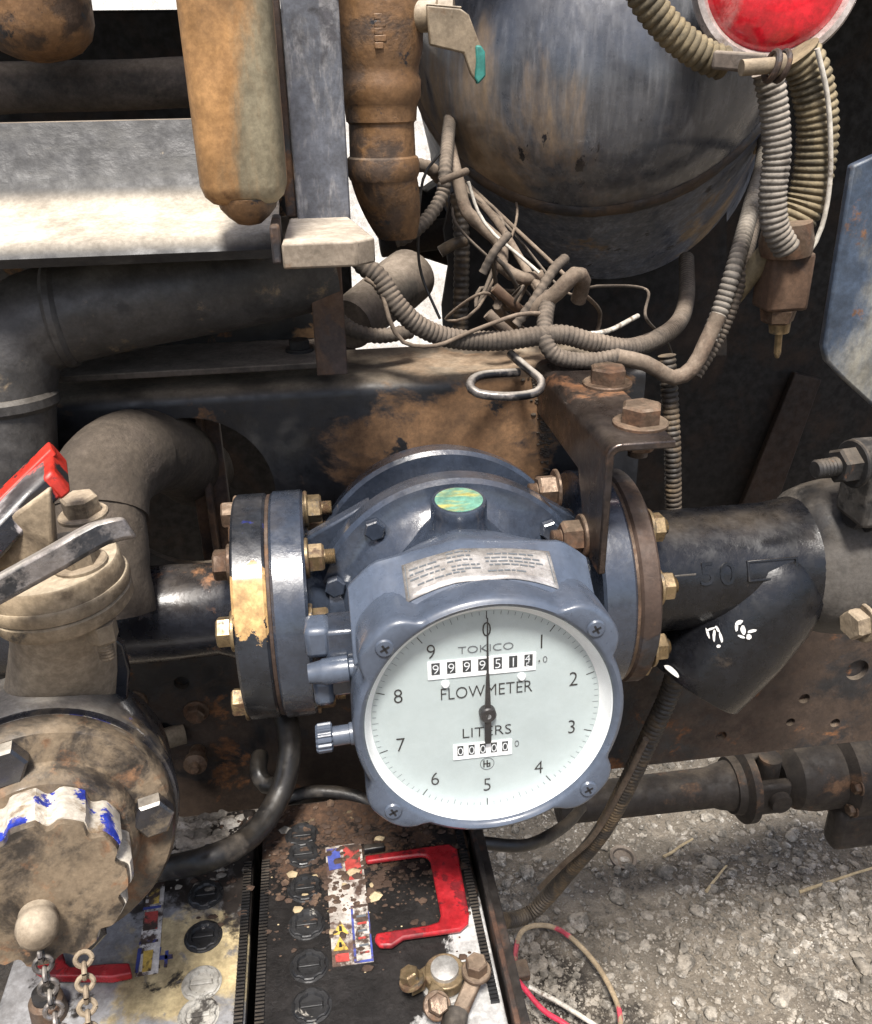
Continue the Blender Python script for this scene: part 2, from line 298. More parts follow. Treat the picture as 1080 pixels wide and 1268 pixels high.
def hexmesh(r, h, washer, shaft, mat):
    k = (r, h, washer, shaft, mat)
    if k not in BOLT:
        g = G()
        hx = lambda rr, z, n=6: [V((rr*math.cos(PI/3*i), rr*math.sin(PI/3*i), z)) for i in range(n)]
        z0 = washer*.0026
        if washer: g.lathe([(0, r*1.32), (.0018, r*1.32), (.0026, r*1.25)], (0, 0, 0), (0, 0, 1), 24)
        g.loft([hx(r, z0), hx(r, z0+h*.86), hx(r*.86, z0+h)])
        if shaft: g.lathe([(z0+h-.001, r*.52)]+[(z0+h+shaft*q/12, r*(.52 if q % 2 else .47)) for q in range(1, 12)]+[(z0+h+shaft, r*.42)], (0, 0, 0), (0, 0, 1), 14)
        me = mesh_of('bolt', g, mat, 30); BOLT[k] = me
    return BOLT[k]
def bolt(parent, pos, axis, r=.010, h=.009, washer=1, shaft=0, mat='bolt_zinc', name='bolt', spin=None):
    o = obj(name, hexmesh(r, h, washer, shaft, mat), mat, parent)
    q = V(axis).normalized().to_track_quat('Z', 'Y').to_matrix().to_4x4()
    o.matrix_local = Matrix.Translation(V(pos)) @ q @ Matrix.Rotation(random.uniform(0, 1) if spin is None else spin, 4, 'Z')
    return o
def tube_thing(name, pts, r, mat, label, cat_, group=None, n=12, step=.008, ridge=0, pitch=.0045, r1=None):
    p = cat(pts, step if not ridge else pitch/2)
    if ridge:
        p = resample(p, pitch/4); m = len(p)
        rr = lambda i: r*(1+ridge*(1, .35, -1, .35)[i % 4])
    else:
        m = len(p); rr = lambda i: (r if r1 is None else r+(r1-r)*i/m)*(1+.04*noise.noise(p[i]*90))
    return tag(obj(name, G().tube(p, rr, n), mat, ang=60), label, cat_, group)
def text_mesh(s, size, mat, ext=.0002, sx=1.0, thin=0.0):
    fit = size if isinstance(size, tuple) else None; size = .01 if fit else size
    c = bpy.data.curves.new('lettering', 'FONT'); c.body = s; c.size = size; c.align_x = 'CENTER'; c.align_y = 'CENTER'; c.extrude = ext; c.resolution_u = 3; c.offset = -thin*size
    o = bpy.data.objects.new('lettering', c); COL.objects.link(o)
    dg = bpy.context.evaluated_depsgraph_get(); me = bpy.data.meshes.new_from_object(o.evaluated_get(dg))
    COL.objects.unlink(o); bpy.data.objects.remove(o); bpy.data.curves.remove(c)
    if fit:
        xs = [v.co.x for v in me.vertices]; ys = [v.co.y for v in me.vertices]
        cx, cy = (min(xs)+max(xs))/2, (min(ys)+max(ys))/2; a, b = fit[0]/(max(xs)-min(xs)), fit[1]/(max(ys)-min(ys))
        for v in me.vertices: v.co.x = (v.co.x-cx)*a; v.co.y = (v.co.y-cy)*b
    for v in me.vertices: v.co.x *= sx
    me.materials.clear(); me.materials.append(MATS[mat]); return me

# ================================================================== SETTING: ground, far wall
def X_(x, y, Y): return PY(x, y, Y).x
def Z_(x, y, Y): return PY(x, y, Y).z
def lsp(a, b, n): return [a+(b-a)*i/(n-1) for i in range(n)]
gx = [-80, -25, -8, -3, -1.2]+lsp(-.6, 2.0, 100)+[2.6, 4, 9, 25, 80]
gy = [-30, -8, -2, -.4]+lsp(.2, 3.0, 100)+[3.6, 5, 9, 25, 80, 200]
def gh(x, y):
    k = max(0, 1-max(0, abs(x-.7)-1.0)/.4)*max(0, 1-max(0, abs(y-1.6)-1.2)/.3)
    return k*(.022*noise.noise(V((x*2.2, y*2.2, 0)))+.010*noise.noise(V((x*9, y*9, 3)))+.005*noise.noise(V((x*28, y*28, 5))))
g = G(); nx = len(gx)
g.add([(x, y, gh(x, y)) for y in gy for x in gx], [(j*nx+i, j*nx+i+1, (j+1)*nx+i+1, (j+1)*nx+i) for j in range(len(gy)-1) for i in range(nx-1)])
o = obj('ground', g, 'ground', ang=180); o['kind'] = 'structure'; o['label'] = 'grey gravelly dirt ground beneath the truck'

def stone_mesh(seed, sub=1):
    rnd = random.Random(seed); t = (1+5**.5)/2
    vs = [V(p).normalized() for p in [(-1, t, 0), (1, t, 0), (-1, -t, 0), (1, -t, 0), (0, -1, t), (0, 1, t), (0, -1, -t), (0, 1, -t), (t, 0, -1), (t, 0, 1), (-t, 0, -1), (-t, 0, 1)]]
    fs = [(0, 11, 5), (0, 5, 1), (0, 1, 7), (0, 7, 10), (0, 10, 11), (1, 5, 9), (5, 11, 4), (11, 10, 2), (10, 7, 6), (7, 1, 8), (3, 9, 4), (3, 4, 2), (3, 2, 6), (3, 6, 8), (3, 8, 9), (4, 9, 5), (2, 4, 11), (6, 2, 10), (8, 6, 7), (9, 8, 1)]
    for _ in range(sub):
        nf = []; mid = {}
        def M(a, b):
            k = (min(a, b), max(a, b))
            if k not in mid: mid[k] = len(vs); vs.append(((vs[a]+vs[b])/2).normalized())
            return mid[k]
        for a, b, c in fs:
            x, y, z = M(a, b), M(b, c), M(c, a); nf += [(a, x, z), (b, y, x), (c, z, y), (x, y, z)]
        fs = nf
    off = V((rnd.random()*50, rnd.random()*50, rnd.random()*50))
    sc = V((1, rnd.uniform(.65, .95), rnd.uniform(.45, .7)))
    return [V((p.x*sc.x, p.y*sc.y, p.z*sc.z))*(1+.30*noise.noise(p*1.3+off)+(rnd.uniform(-.22, .22) if sub < 2 else .12*noise.noise(p*3+off))) for p in vs], fs
protos = [stone_mesh(i, 0) for i in range(14)]; protos1 = [stone_mesh(100+i, 1) for i in range(8)]
def scatter(n, smin, smax, pw, seed):
    rnd = random.Random(seed); g = G(); vs, fs = [], []
    while n > 0:
        px, py = rnd.uniform(585, 1100), rnd.uniform(905, 1290)
        p = PZ(px, py, 0)
        dens = .45+.9*noise.noise(V((p.x*3, p.y*3, 9)))
        if rnd.random() > .35+dens: continue
        n -= 1
        s = smin+(smax-smin)*rnd.random()**pw
        pv, pf = rnd.choice(protos if s < .009 else protos1); R = Matrix.Rotation(rnd.uniform(0, 6.3), 3, 'Z') @ Matrix.Rotation(rnd.uniform(-.5, .5), 3, 'X')
        c = V((p.x, p.y, gh(p.x, p.y)+s*rnd.uniform(-.05, .35))); o_ = len(vs)
        vs += [c+R @ (q*s) for q in pv]; fs += [tuple(i+o_ for i in f) for f in pf]
    g.add(vs, fs); return g
gr = scatter(5200, .0020, .0105, 3.6, 3); g2 = scatter(13000, .0011, .0032, 1.5, 11); gr.add(g2.v, g2.f); g2 = scatter(420, .006, .0125, 1.6, 17); gr.add(g2.v, g2.f)
o = obj('gravel', gr, 'pebble', ang=24); o['kind'] = 'stuff'; o['label'] = 'loose grey gravel scattered over the dirt'
big = [(822, 1085), (801, 1138), (764, 1115), (835, 1055), (893, 1033), (862, 1135), (745, 1050), (978, 1040), (930, 1185), (965, 1245), (1066, 1198), (880, 1258), (825, 1262), (690, 1085), (1005, 1060), (716, 1146), (905, 1085), (770, 1165), (990, 1140), (1040, 1150), (850, 1195), (1030, 1235), (880, 1070), (652, 1085), (740, 1012), (875, 1012)]
sp = [mesh_of('stone', G().add(*stone_mesh(300+i, 2)), 'pebble', 180) for i in range(6)]
for i, (x, y) in enumerate(big):
    p = PZ(x, y, 0); s = random.Random(i).uniform(.010, .019)
    o = obj('stone', sp[i % 6], 'pebble'); o.scale = (s, s, s); o.rotation_euler = (0, 0, i*2.4)
    o.location = (p.x, p.y, gh(p.x, p.y)+s*.25)
    tag(o, 'larger smooth grey stone half sunk in the gravel', 'stone', 'larger stones among the gravel')
def stick(a, b, r, label):
    A, B = PZ(*a, .012), PZ(*b, .02); pts = [A+(B-A)*t+noise.noise_vector(A*9+V((t*3, 0, 0)))*.0025 for t in lsp(0, 1, 7)]
    tag(obj('straw_stalk', G().tube(pts, lambda i: r*(1-.06*i), 7), 'straw'), label, 'straw')
stick((990, 1105), (1095, 1070), .0032, 'long pale straw stalk lying across the gravel')
stick((822, 1062), (858, 1038), .0032, 'short thick brown stalk lying near the metal ring')
stick((874, 1104), (900, 1072), .003, 'short pale stalk lying on pebbles')
c = PZ(771, 1064, .012)
tag(obj('metal_ring', G().lathe([(0, .026), (.008, .027), (.009, .025), (.007, .021), (.003, .019), (.001, .022)], c, (0.1, -.15, 1), 32), 'bar_dusty'), 'small round rusty metal ring lying flat on the gravel', 'ring')
o = G(); o.box((-6, 3.6, 0), (9, 3.8, 3.2)); o.box((-6, 3.57, 3.2), (9, 3.83, 3.28))  # white slab added so the gap beside the tank burns out
tag(obj('bright_backdrop', o, 'wall_white'), 'added white wall seen through the gap beside the tank', 'backdrop')

# ================================================================== chassis rail
RY = .70
zt = Z_(230, 486, RY); zb = Z_(900, 927, RY)
rail = thing('chassis_rail', 'black and rust brown truck chassis rail with round hole behind the meter', 'chassis rail')
def boolcut(base, cutters, mat):
    a = obj('tmp', base, mat); ms = []
    for c_ in cutters:
        b_ = obj('tmp', c_, mat); b_.hide_render = True; ms.append(b_)
        m = a.modifiers.new('b', 'BOOLEAN'); m.object = b_; m.operation = 'DIFFERENCE'; m.solver = 'EXACT'
    me = bpy.data.meshes.new_from_object(a.evaluated_get(bpy.context.evaluated_depsgraph_get()))
    for x in [a]+ms: ALL.remove(x); bpy.data.objects.remove(x)
    me.polygons.foreach_set('use_smooth', [True]*len(me.polygons)); me.set_sharp_from_angle(angle=math.radians(30)); return me
def cyl(p, r, d=.1): return G().lathe([(-d/2, r), (d/2, r)], p, (0, 1, 0), 40)
hc = PY(240, 612, RY); ctop = Z_(235, 517, RY); hr = ctop-hc.z
def slab_profile(pts, x0, x1, th):          # (y,z) polyline given thickness, extruded along X
    n = len(pts); nr = []
    for i in range(n):
        a = V((0,)+pts[max(i-1, 0)]); b = V((0,)+pts[min(i+1, n-1)]); d = (b-a).normalized(); nr.append(V((0, -d.z, d.y)))
    loop = [V((x0, y, z)) for y, z in pts]+[V((x0, pts[i][0], pts[i][1]))+nr[i]*th for i in range(n-1, -1, -1)]
    return G().prism(loop, (x1-x0, 0, 0))
rc = .012
prof = [(RY, zb)]+[(RY, zt-rc)]+[(RY+rc*(1-math.cos(a)), zt-rc+rc*math.sin(a)) for a in lsp(.3, PI/2, 5)]+[(RY+.10, zt)]
w_ = slab_profile(prof, -1.0, .275, -.007)
me = boolcut(w_, [cyl(hc, hr)], 'rail_paint'); obj('web', me, 'rail_paint', rail)
pz = Z_(250, 800, RY-.006)
lp = G().box((-1.0, RY-.007, zb-.004), (1.1, RY-.0005, pz))
obj('lower_web', G().box((.2755, RY, zb), (1.1, RY+.006, Z_(950, 655, RY))), 'rail_rust', rail)
holes = [((1057, 825), .0125), ((992, 860), .006), ((975, 889), .005), ((1030, 890), .0055), ((890, 906), .006), ((205, 895), .006), ((226, 840), .007), ((60, 905), .007)]
me = boolcut(lp, [cyl(PY(x, y, RY), r, .03) for (x, y), r in holes], 'rail_rust'); obj('reinforcing_plate', me, 'rail_rust', rail)
obj('bottom_flange', G().box((-1.0, RY+.001, zb), (1.1, RY+.09, zb+.007)), 'rail_rust', rail)
for x, y in ((167, 868), (243, 880)):
    bolt(rail, PY(x, y, RY-.007), (0, -1, 0), .009, .008, 1, 0, 'bolt_rust', 'bolt')
# things behind the rail hole
tag(obj('cross_brace', G().box((hc.x-.008, RY+.05, zb), (hc.x+.022, RY+.062, zt-.02)).box((hc.x+.004, RY+.035, zb+.01), (hc.x+.010, RY+.05, zt-.03)), 'brown_rust', bev=.0015), 'rusty brown upright bar seen inside the round rail hole', 'brace')
tag(obj('stub_fitting', G().lathe([(0, .010), (.05, .010), (.052, .014), (.075, .015), (.077, .011), (.079, 0)], PY(228, 908, RY-.008), (-.9, -.35, .05), 20), 'bolt_dusty'), 'small dusty grey pipe stub on the rusty plate under the pipe', 'fitting')
tag(obj('grease_nipple', G().lathe([(0, .008), (.014, .008), (.016, .011), (.022, .011), (.024, .005), (.03, .004)], PY(245, 930, RY-.008), (0, -1, .1), 16), 'bolt_rust'), 'round rusty nipple on the plate above the battery', 'nipple')

# space behind the rail: near-black sheets stand in for its shade
tag(obj('shade_backplate', G().box((-1.1, 1.30, .55), (X_(436, 350, 1.30), 1.34, Z_(165, 12, 1.30))), 'dark_inside', bev=.004), 'dark crossmember put in for the shade behind the round bar', 'backplate')
o = G(); o.box((.30, 1.30, .62), (1.6, 1.32, 1.70)); o.box((.30, 1.0, .75), (.312, 1.299, 1.69))  # near-black sheet put where the cavity is only shaded
tag(obj('shade_panel', o, 'dark_inside', bev=.004), 'dark brown sheet panel put in for the shadow beneath the red lamp', 'panel')
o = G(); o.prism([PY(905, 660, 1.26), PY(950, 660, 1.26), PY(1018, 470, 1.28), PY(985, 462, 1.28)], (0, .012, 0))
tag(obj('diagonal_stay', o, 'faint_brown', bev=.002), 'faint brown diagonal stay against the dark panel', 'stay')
o = G(); o.box((-1.2, .76, 1.70), (1.6, 1.7, 1.78)); o.box((-1.2, .73, 1.66), (1.6, .757, 1.82))  # out-of-view deck put in to shade the space behind the rail
tag(obj('unseen_truck_bed', o, 'dark_inside', bev=.004), 'unseen truck bed added over the chassis to shade it', 'truck bed')

# ledge angle on the rail and back plate
zl = Z_(45, 486, RY-.012)+.004
lx0, lx1 = X_(42, 487, .69), X_(427, 462, .69)
la = thing('ledge_angle', 'grey dusty angle ledge bolted on the rail under the dark tube', 'angle iron')
cr = .008
obj('ledge', G().prism([(lx0, RY-.004, zl)]+[(lx1-cr, RY-.004, zl), (lx1, RY-.004+cr, zl), (lx1, RY+.075, zl), (lx0, RY+.075, zl)], (0, 0, .005)), 'bar_dusty', la, .001)
obj('back_plate', G().box((lx0-.1, RY+.070, zl+.006), (lx1-.004, RY+.075, zl+.17)), 'black_paint', la)
bolt(la, (X_(372, 442, RY+.035), RY+.035, zl+.005), (0, 0, 1), .009, .007, 1, 0, 'bolt_dark')

# ================================================================== upper left
# grey tube with elbow
ty = .665
tp = [PY(405, 320, .69), PY(300, 344, .68), PY(170, 368, .67), PY(75, 390, ty), PY(28, 412, ty-.004), PY(8, 450, ty-.012), PY(4, 510, ty-.02), PY(10, 600, ty-.03), PY(15, 700, ty-.035), PY(20, 850, ty-.035), PY(24, 960, ty-.035)]
gp = thing('elbow_pipe', 'large grey weathered pipe with elbow running under the dusty beam', 'pipe')
P_ = cat(tp, .01)
obj('pipe', G().tube(P_, .036, 28), 'pipe_grey', gp, ang=60)
q = PY(4, 497, ty-.02); obj('weld_ring', G().lathe([(-.006, .036), (-.003, .0385), (.003, .0385), (.006, .036)], q, (.02, -.1, -1), 28), 'pipe_grey', gp)
q = PY(78, 389, ty); obj('weld_ring', G().lathe([(-.005, .036), (-.002, .0383), (.002, .0383), (.005, .036)], q, (1, .03, .08), 28), 'pipe_grey', gp)
# dusty beam with ledge
bz = Z_(120, 309, .60)
bp_ = [(.604, Z_(120, 322, .604)), (.600, Z_(120, 315, .60)), (.603, Z_(120, 306, .603))]+[(Y, Z_(120, y, Y)) for Y, y in ((.625, 293), (.65, 279), (.668, 268), (.680, 256), (.688, 243), (.694, 228), (.700, 205), (.706, 180), (.712, 153))]
bt = bp_[-1][1]
bm = thing('bumper_beam', 'wide dark grey beam with pale dusty rounded lower ledge', 'beam')
obj('beam_skin', slab_profile(bp_, -1.0, X_(345, 290, .6), .004), 'beam_grey', bm, ang=50)
obj('top_flange', G().box((-1.0, .709, bt-.004), (X_(345, 290, .6), .78, bt)), 'bar_dusty', bm)
tag(obj('round_bar', G().tube(cat([PY(-700, 130, .93), PY(60, 108, .93), PY(300, 100, .93)], .02), .0215, 20).rough(.001, 40), 'bar_dusty', ang=60), 'dusty round bar running above the dark grey beam', 'bar')
q = PY(55, 78, .85); 
tag(obj('air_cylinder', G().lathe([(h_*1.28, r_*1.28) for h_, r_ in ((0, .004), (.002, .015), (.006, .024), (.013, .031), (.022, .034), (.2, .034), (.204, .03))], q, (0.02, .02, 1), 36), 'ochre_valve', ang=50), 'brown round-bottomed cylinder hanging above the dusty bar', 'cylinder')
# ochre box
ob = thing('relay_box', 'orange painted upright box with rounded corners beside the grey strip', 'box')
by0, by1 = .545, .60
xl, xr = X_(245, 235, by0), X_(355, 235, by0); zb_ = Z_(300, 258, by0)
def rrect(x0, x1, y0, y1, z, r, n=5):
    out = []
    for cx, cy, a in ((x1-r, y0+r, -PI/2), (x1-r, y1-r, 0), (x0+r, y1-r, PI/2), (x0+r, y0+r, PI)):
        out += [V((cx+r*math.cos(a+PI/2*k/n), cy+r*math.sin(a+PI/2*k/n), z)) for k in range(n+1)]
    return out
lo = []
for dz, ins in ((0, .012), (.002, .006), (.006, .002), (.012, 0), (.2, -.001)):
    lo.append(rrect(xl+ins, xr-ins, by0+ins, by1-ins, zb_+dz, .012-ins*.4))
obj('case', G().loft(lo).rough(.0008, 30), 'ochre', ob, ang=50)
q = V(((xl+xr)/2+.001, (by0+by1)/2-.008, zb_))
obj('drain_plug', G().lathe([(-.012, .002), (-.011, .007), (-.007, .012), (-.002, .0165), (.004, .018)], q, (0, 0, 1), 24), 'ochre_valve', ob)
# strip bracket with foot
sb = thing('strip_bracket', 'flat grey steel strip bracket with cream dusty foot', 'bracket')
sy = .650
fz = Z_(400, 300, .545)
sx0, sx1 = X_(368, 262, sy), X_(434, 262, sy)
obj('strip', G().box((sx0, sy, fz-.004), (sx1, sy+.006, 1.62)), 'strip_grey', sb, .0012)
obj('rust_edge', G().box((sx0-.0075, sy+.001, fz+.001), (sx0-.0005, sy+.03, 1.62)), 'rust_flange', sb, .001)
fx0, fx1 = X_(348, 300, .545), X_(466, 300, .545)
obj('foot', G().prism([(fx0, .545, fz-.015), (fx1-.012, .545, fz-.015), (fx1, .556, fz-.015), (fx1-.012, .66, fz-.015), (fx0+.004, .66, fz-.015)], (0, 0, .015)), 'cream_foot', sb, .0015)
obj('rust_side', G().box((fx0-.006, .546, fz-.012), (fx0-.0004, .60, fz+.010)), 'rust_flange', sb, .0015)
hx0, hx1 = X_(384, 350, .66), X_(424, 350, .66)
tag(obj('hanger_strap', G().box((hx0, .66, zl+.005), (hx1, .667, fz-.0155)), 'brown_rust', bev=.001), 'brown flat strap standing on the ledge under the cream foot', 'strap')

# ochre ball valve
vy = .705
bv = thing('ball_valve', 'ochre painted ball valve body standing beside the grey strip', 'valve')
cxv = [X_(468, 0, vy), X_(474, 230, vy)]; vx = sum(cxv)/2
pxm = PY(521, 100, vy).x-PY(471, 100, vy).x
def vprof(rows):     # rows (pixel y, pixel radius)
    return sorted([(Z_(472, y, vy), r/50*pxm) for y, r in rows])
obj('body', G().lathe([(z, r) for z, r in vprof([(150, 44), (136, 45), (128, 46), (120, 50), (100, 51), (92, 48), (82, 49), (60, 54), (30, 55), (0, 54), (-40, 55), (-60, 46)])], (vx, vy, 0), (0, 0, 1), 40), 'ochre_valve', bv, ang=40)
obj('thread_neck', G().lathe([(z, r) for z, r in vprof([(150, 43), (153, 41), (135, 43), (139, 41), (143, 43), (147, 41), (128, 42), (195, 42)])], (vx, vy, 0), (0, 0, 1), 40), 'ochre_valve', bv)
obj('lower_ring', G().lathe([(z, r) for z, r in vprof([(192, 41), (195, 45), (203, 47), (215, 46), (222, 43)])], (vx, vy, 0), (0, 0, 1), 40), 'ochre_valve', bv)
lo = []
for k in range(9):
    t = k/8; y = 218+80*t
    c = V((vx+.010*t, vy+.012*t, Z_(472, y, vy))); r = (43-17*t**2.2)/50*pxm
    lo.append([c+V((math.cos(2*PI*i/28)*r, math.sin(2*PI*i/28)*r, 0)) for i in range(28)])
obj('tapered_outlet', G().loft(lo), 'ochre_valve', bv, ang=60)
obj('stem', G().lathe([(0, .010), (.016, .010), (.018, .012), (.028, .012)], V((vx+.024, vy-.012, Z_(525, 22, vy))), (1, -.25, 0), 18), 'valve_lever', bv)
q0 = PY(535, 8, vy-.02); q1 = PY(575, 18, vy-.024); q2 = PY(590, 58, vy-.03); q3 = PY(593, 98, vy-.034)
def strap(pts, wv, th):
    lo = []
    for i, p in enumerate(pts):
        t = (V(pts[min(i+1, len(pts)-1)])-V(pts[max(i-1, 0)])).normalized(); nn = t.cross(V(wv)).normalized()
        lo.append([p-V(wv)-nn*th, p+V(wv)-nn*th, p+V(wv)+nn*th, p-V(wv)+nn*th])
    return G().loft(lo)
hp = cat([q0, q1, q2, q3], .006)
lv = obj('lever', G().prism([PY(x, y, vy-.030) for x, y in ((528, 6), (570, 10), (581, 18), (597, 60), (599, 92), (591, 103), (583, 92), (574, 66), (532, 56))], (0, .004, 0)), 'valve_lever', bv, .0012)
obj('lever_flange', G().hexa([PY(528, 7, vy-.030), PY(571, 11, vy-.030), PY(571, 11, vy-.012), PY(528, 7, vy-.012), PY(528, 4, vy-.030), PY(572, 8, vy-.030), PY(572, 8, vy-.012), PY(528, 4, vy-.012)]), 'valve_lever', lv, .001)
obj('lever_grip', G().prism([PY(x, y, vy-.0315) for x, y in ((589, 56), (596, 56), (601, 64), (602, 94), (592, 105), (588, 96), (590, 76))], (0, .0075, 0)), 'teal', lv, .0012)
for k in range(5):     # worn cast lettering, a column of raised unreadable bumps
    q = V((vx-.001, vy-55/50*pxm+.0008, Z_(464, 20+k*9, vy-.036)))
    obj('cast_mark', G().box(q+V((-.004, -.0008, -.0022)), q+V((.004 if k % 2 else .002, .001, .002))), 'ochre_valve', bv, .0006)

# ================================================================== FLOW METER
def flow_meter():
    t = math.radians(4)
    ex, ey, ez = V((1, 0, 0)), V((0, math.sin(t), math.cos(t))), V((0, -math.cos(t), math.sin(t)))
    D0 = CAM + ray(603, 882)*.57
    M = Matrix(((ex.x, ey.x, ez.x, D0.x), (ex.y, ey.y, ez.y, D0.y), (ex.z, ey.z, ez.z, D0.z), (0, 0, 0, 1)))
    mt = thing('flow_meter', 'blue grey flow meter with round white dial and black pointer', 'flow meter')
    def part(name, g, mat, parent=mt, bev=0, ang=35, label=None):
        return obj(name, g.tf(M), mat, parent, bev, ang, label)
    # bezel: outline with four screw ears, dial opening inside
    RB, RD = .0865, .0765
    ears = [(math.radians(a), .0985) for a in (43, 137, 223, 317)]
    def outline(R, grow=0):
        pts = []
        for k in range(160):
            a = 2*PI*k/160; r = R
            for ea, er in ears:
                d = math.atan2(math.sin(a-ea), math.cos(a-ea))
                # screw ear: circle of radius .0125 centred at er-.0125, blended to the rim with straight flanks
                cR = er-.0125-.0865+R; hw = .0185
                off = abs(d)*R
                if off < hw*1.6:
                    x = off/(hw*1.35); r = max(r, R+(er-.0865)*max(0, 1-x**3.2))
            pts.append((r*math.cos(a), r*math.sin(a)))
        return pts
    ol = outline(RB)
    def ring(pts, z, k=1.0): return [V((x*k, y*k, z)) for x, y in pts]
    circ = lambda r, z: [V((r*math.cos(2*PI*k/160), r*math.sin(2*PI*k/160), z)) for k in range(160)]
    loops = [ring(ol, -.040, .955), ring(ol, -.036, .985), ring(ol, -.020, .996), ring(ol, .010), ring(ol, .0138, .994), ring(ol, .0158, .978), ring(ol, .0165, .960)]
    loops += [circ(RD+.0062, .0168), circ(RD+.0042, .0158), circ(RD+.0032, .0142), circ(RD+.0028, .0128)]
    OY = V((0, .0042, 0))
    part('bezel', G().loft([[p+OY for p in l] for l in loops], cap=False), 'bezel_paint', mt, 0, 50)
    part('dial_ring', G().loft([[p+OY*f for p in circ(RD+e, z)] for e, z, f in ((.0027, .0130, 1), (.0015, .0090, .7), (.0, .0045, .35), (-.0014, .0010, .05), (-.0020, .0002, 0))], cap=False), 'counter_white', mt, 0, 60)
    # back housing of the counter head
    loops = [ring(ol, -.036, .97), circ(.085, -.045), circ(.083, -.058), circ(.070, -.080), circ(.060, -.10)]
    part('head_housing', G().loft(loops, cap=True), 'meter_paint', mt, 0, 50)
    # hood carrying the name plate: from the bezel arc up to a peaked ridge and back down
    xs = lsp(-.083, .076, 33)
    def rz(x):
        pk = -.010
        return min(.103-.20*abs(x-pk)*(1 if x < pk else .50), math.sqrt(.1125**2-x*x))
    ys = lambda x: math.sqrt(max(1e-6, .0895**2-min(abs(x), .0888)**2))
    rows = []
    for k, (zz, f) in enumerate(((-.0045, 0), (-.005, .05), (-.006, .12), (-.040, .92), (-.043, 1.0), (-.046, 1.0), (-.060, .93), (-.072, .80), (-.086, .45))):
        row = []
        for x in xs:
            base = min(ys(x)*.985, .0865) if k < 6 else ys(x)*.9
            base = max(base, .040)
            y = base+(rz(x)-base)*f if k < 6 else base + (rz(x)-base)*f*math.cos(x*9)**1.5
            row.append(V((x*(1, 1, 1, 1, 1, .995, .93, .80, .62)[k], y, zz)))
        rows.append(row)
    bot = [[V((x*.9, .035, -.03)) for x in xs], [V((x*.55, .035, -.086)) for x in xs]]
    g = G().loft([bot[0]]+rows+[bot[1]], cap=False, closed=False)
    nn = len(rows)+2
    g.f.append(tuple(k*33 for k in range(nn))); g.f.append(tuple(k*33+32 for k in reversed(range(nn))))
    part('hood', g, 'bezel_paint', mt, .0012, 28)
    # name plate lies on the hood, follows its bend in the middle
    pl = G(); n = 21; pts = []
    for f in (.18, .30, .45, .62, .80):
        row = []
        for i in range(n):
            x = -.048+.096*i/(n-1); b = min(ys(x)*.985, .0865); zz = -.006-(.034)*(f-.12)/.8
            row.append(V((x, b+(rz(x)-b)*f+.0012, zz)))
        pts.append(row)
    pl.loft(pts, cap=False, closed=False)
    np_ = part('name_plate', pl, 'plate_alu', mt)
    np_.modifiers.new('th', 'SOLIDIFY').thickness = .0006
    def on_plate(x, f):
        b = min(ys(x)*.985, .0865); return V((x, b+(rz(x)-b)*f+.0016, -.006-.034*(f-.12)/.8))
    for x0, x1, f in [(-.044, -.026, .66), (-.020, -.004, .74), (-.020, -.004, .66), (-.020, -.004, .58), (.004, .040, .60), (-.044, -.022, .48), (-.018, .0, .48), (.006, .036, .46), (-.040, -.010, .36), (.004, .03, .34), (-.044, -.024, .57), (.004, .041, .53), (-.018, .0, .41), (.006, .036, .68)]:
        rl = random.Random(int(f*100+x0*9000)); xa = x0
        while xa < x1-.001:
            xe = min(x1, xa+rl.uniform(.0018, .006)); g = G()
            g.loft([[on_plate(xa+(xe-xa)*i/3, f-.014) for i in range(4)], [on_plate(xa+(xe-xa)*i/3, f+.014) for i in range(4)]], cap=False, closed=False)
            part('print_line', g, 'print_grey', np_); xa = xe+.0009
    for x0, x1, f0, f1 in [(-.0465, -.0459, .22, .76), (.0455, .0461, .26, .76)]:
        part('print_line', G().loft([[on_plate(x0, f0+(f1-f0)*i/5) for i in range(6)], [on_plate(x1, f0+(f1-f0)*i/5) for i in range(6)]], cap=False, closed=False), 'print_grey', np_)
    # dial
    dial = part('dial', G().lathe([(-.006, RD+.004), (-.0005, RD+.004), (0, RD+.0035)], (0, 0, 0), (0, 0, 1), 96), 'dial_white', mt)
    part('cover_glass', G().lathe([(.0118, RD+.0018), (.0126, RD+.0018)], OY, (0, 0, 1), 64), 'cover_glass', mt)
    for i in range(100):
        a = PI/2-2*PI*i/100; big_ = i % 10 == 0; mid_ = i % 5 == 0
        r1 = .0738; r0_ = r1-(.0055 if big_ else .0040 if mid_ else .0026); hw = .00032 if big_ else .00016
        d = V((math.cos(a), math.sin(a), 0)); p = V((-d.y, d.x, 0))*hw; z = V((0, 0, .00025))
        part('scale_mark', G().add([d*r0_-p+z, d*r1-p+z, d*r1+p+z, d*r0_+p+z], [(0, 1, 2, 3)]), 'print_black' if big_ else 'print_grey', dial)
    def write(s, x, y, size, mat='print_black', sx=1.0, z=.0004, parent=None, name='lettering', e=.0001):
        me = text_mesh(s, size, mat, e, sx, .014); me.transform(M @ Matrix.Translation((x, y, z)))
        return obj(name, me, mat, parent or dial)
    for i in range(10):
        a = PI/2-2*PI*i/10; r = .0595 if i else .0605
        write(str(i), r*math.cos(a), r*math.sin(a)+(.002 if i == 5 else 0), .0150, name='numeral', sx=.88)
    write('TOKICO', -.0005, .0478, (.0350, .0050), 'print_grey'); write('FLOWMETER', 0, .0170, (.0590, .0085), 'print_black'); write('LITERS', 0, -.0142, (.0320, .0072), 'print_black')
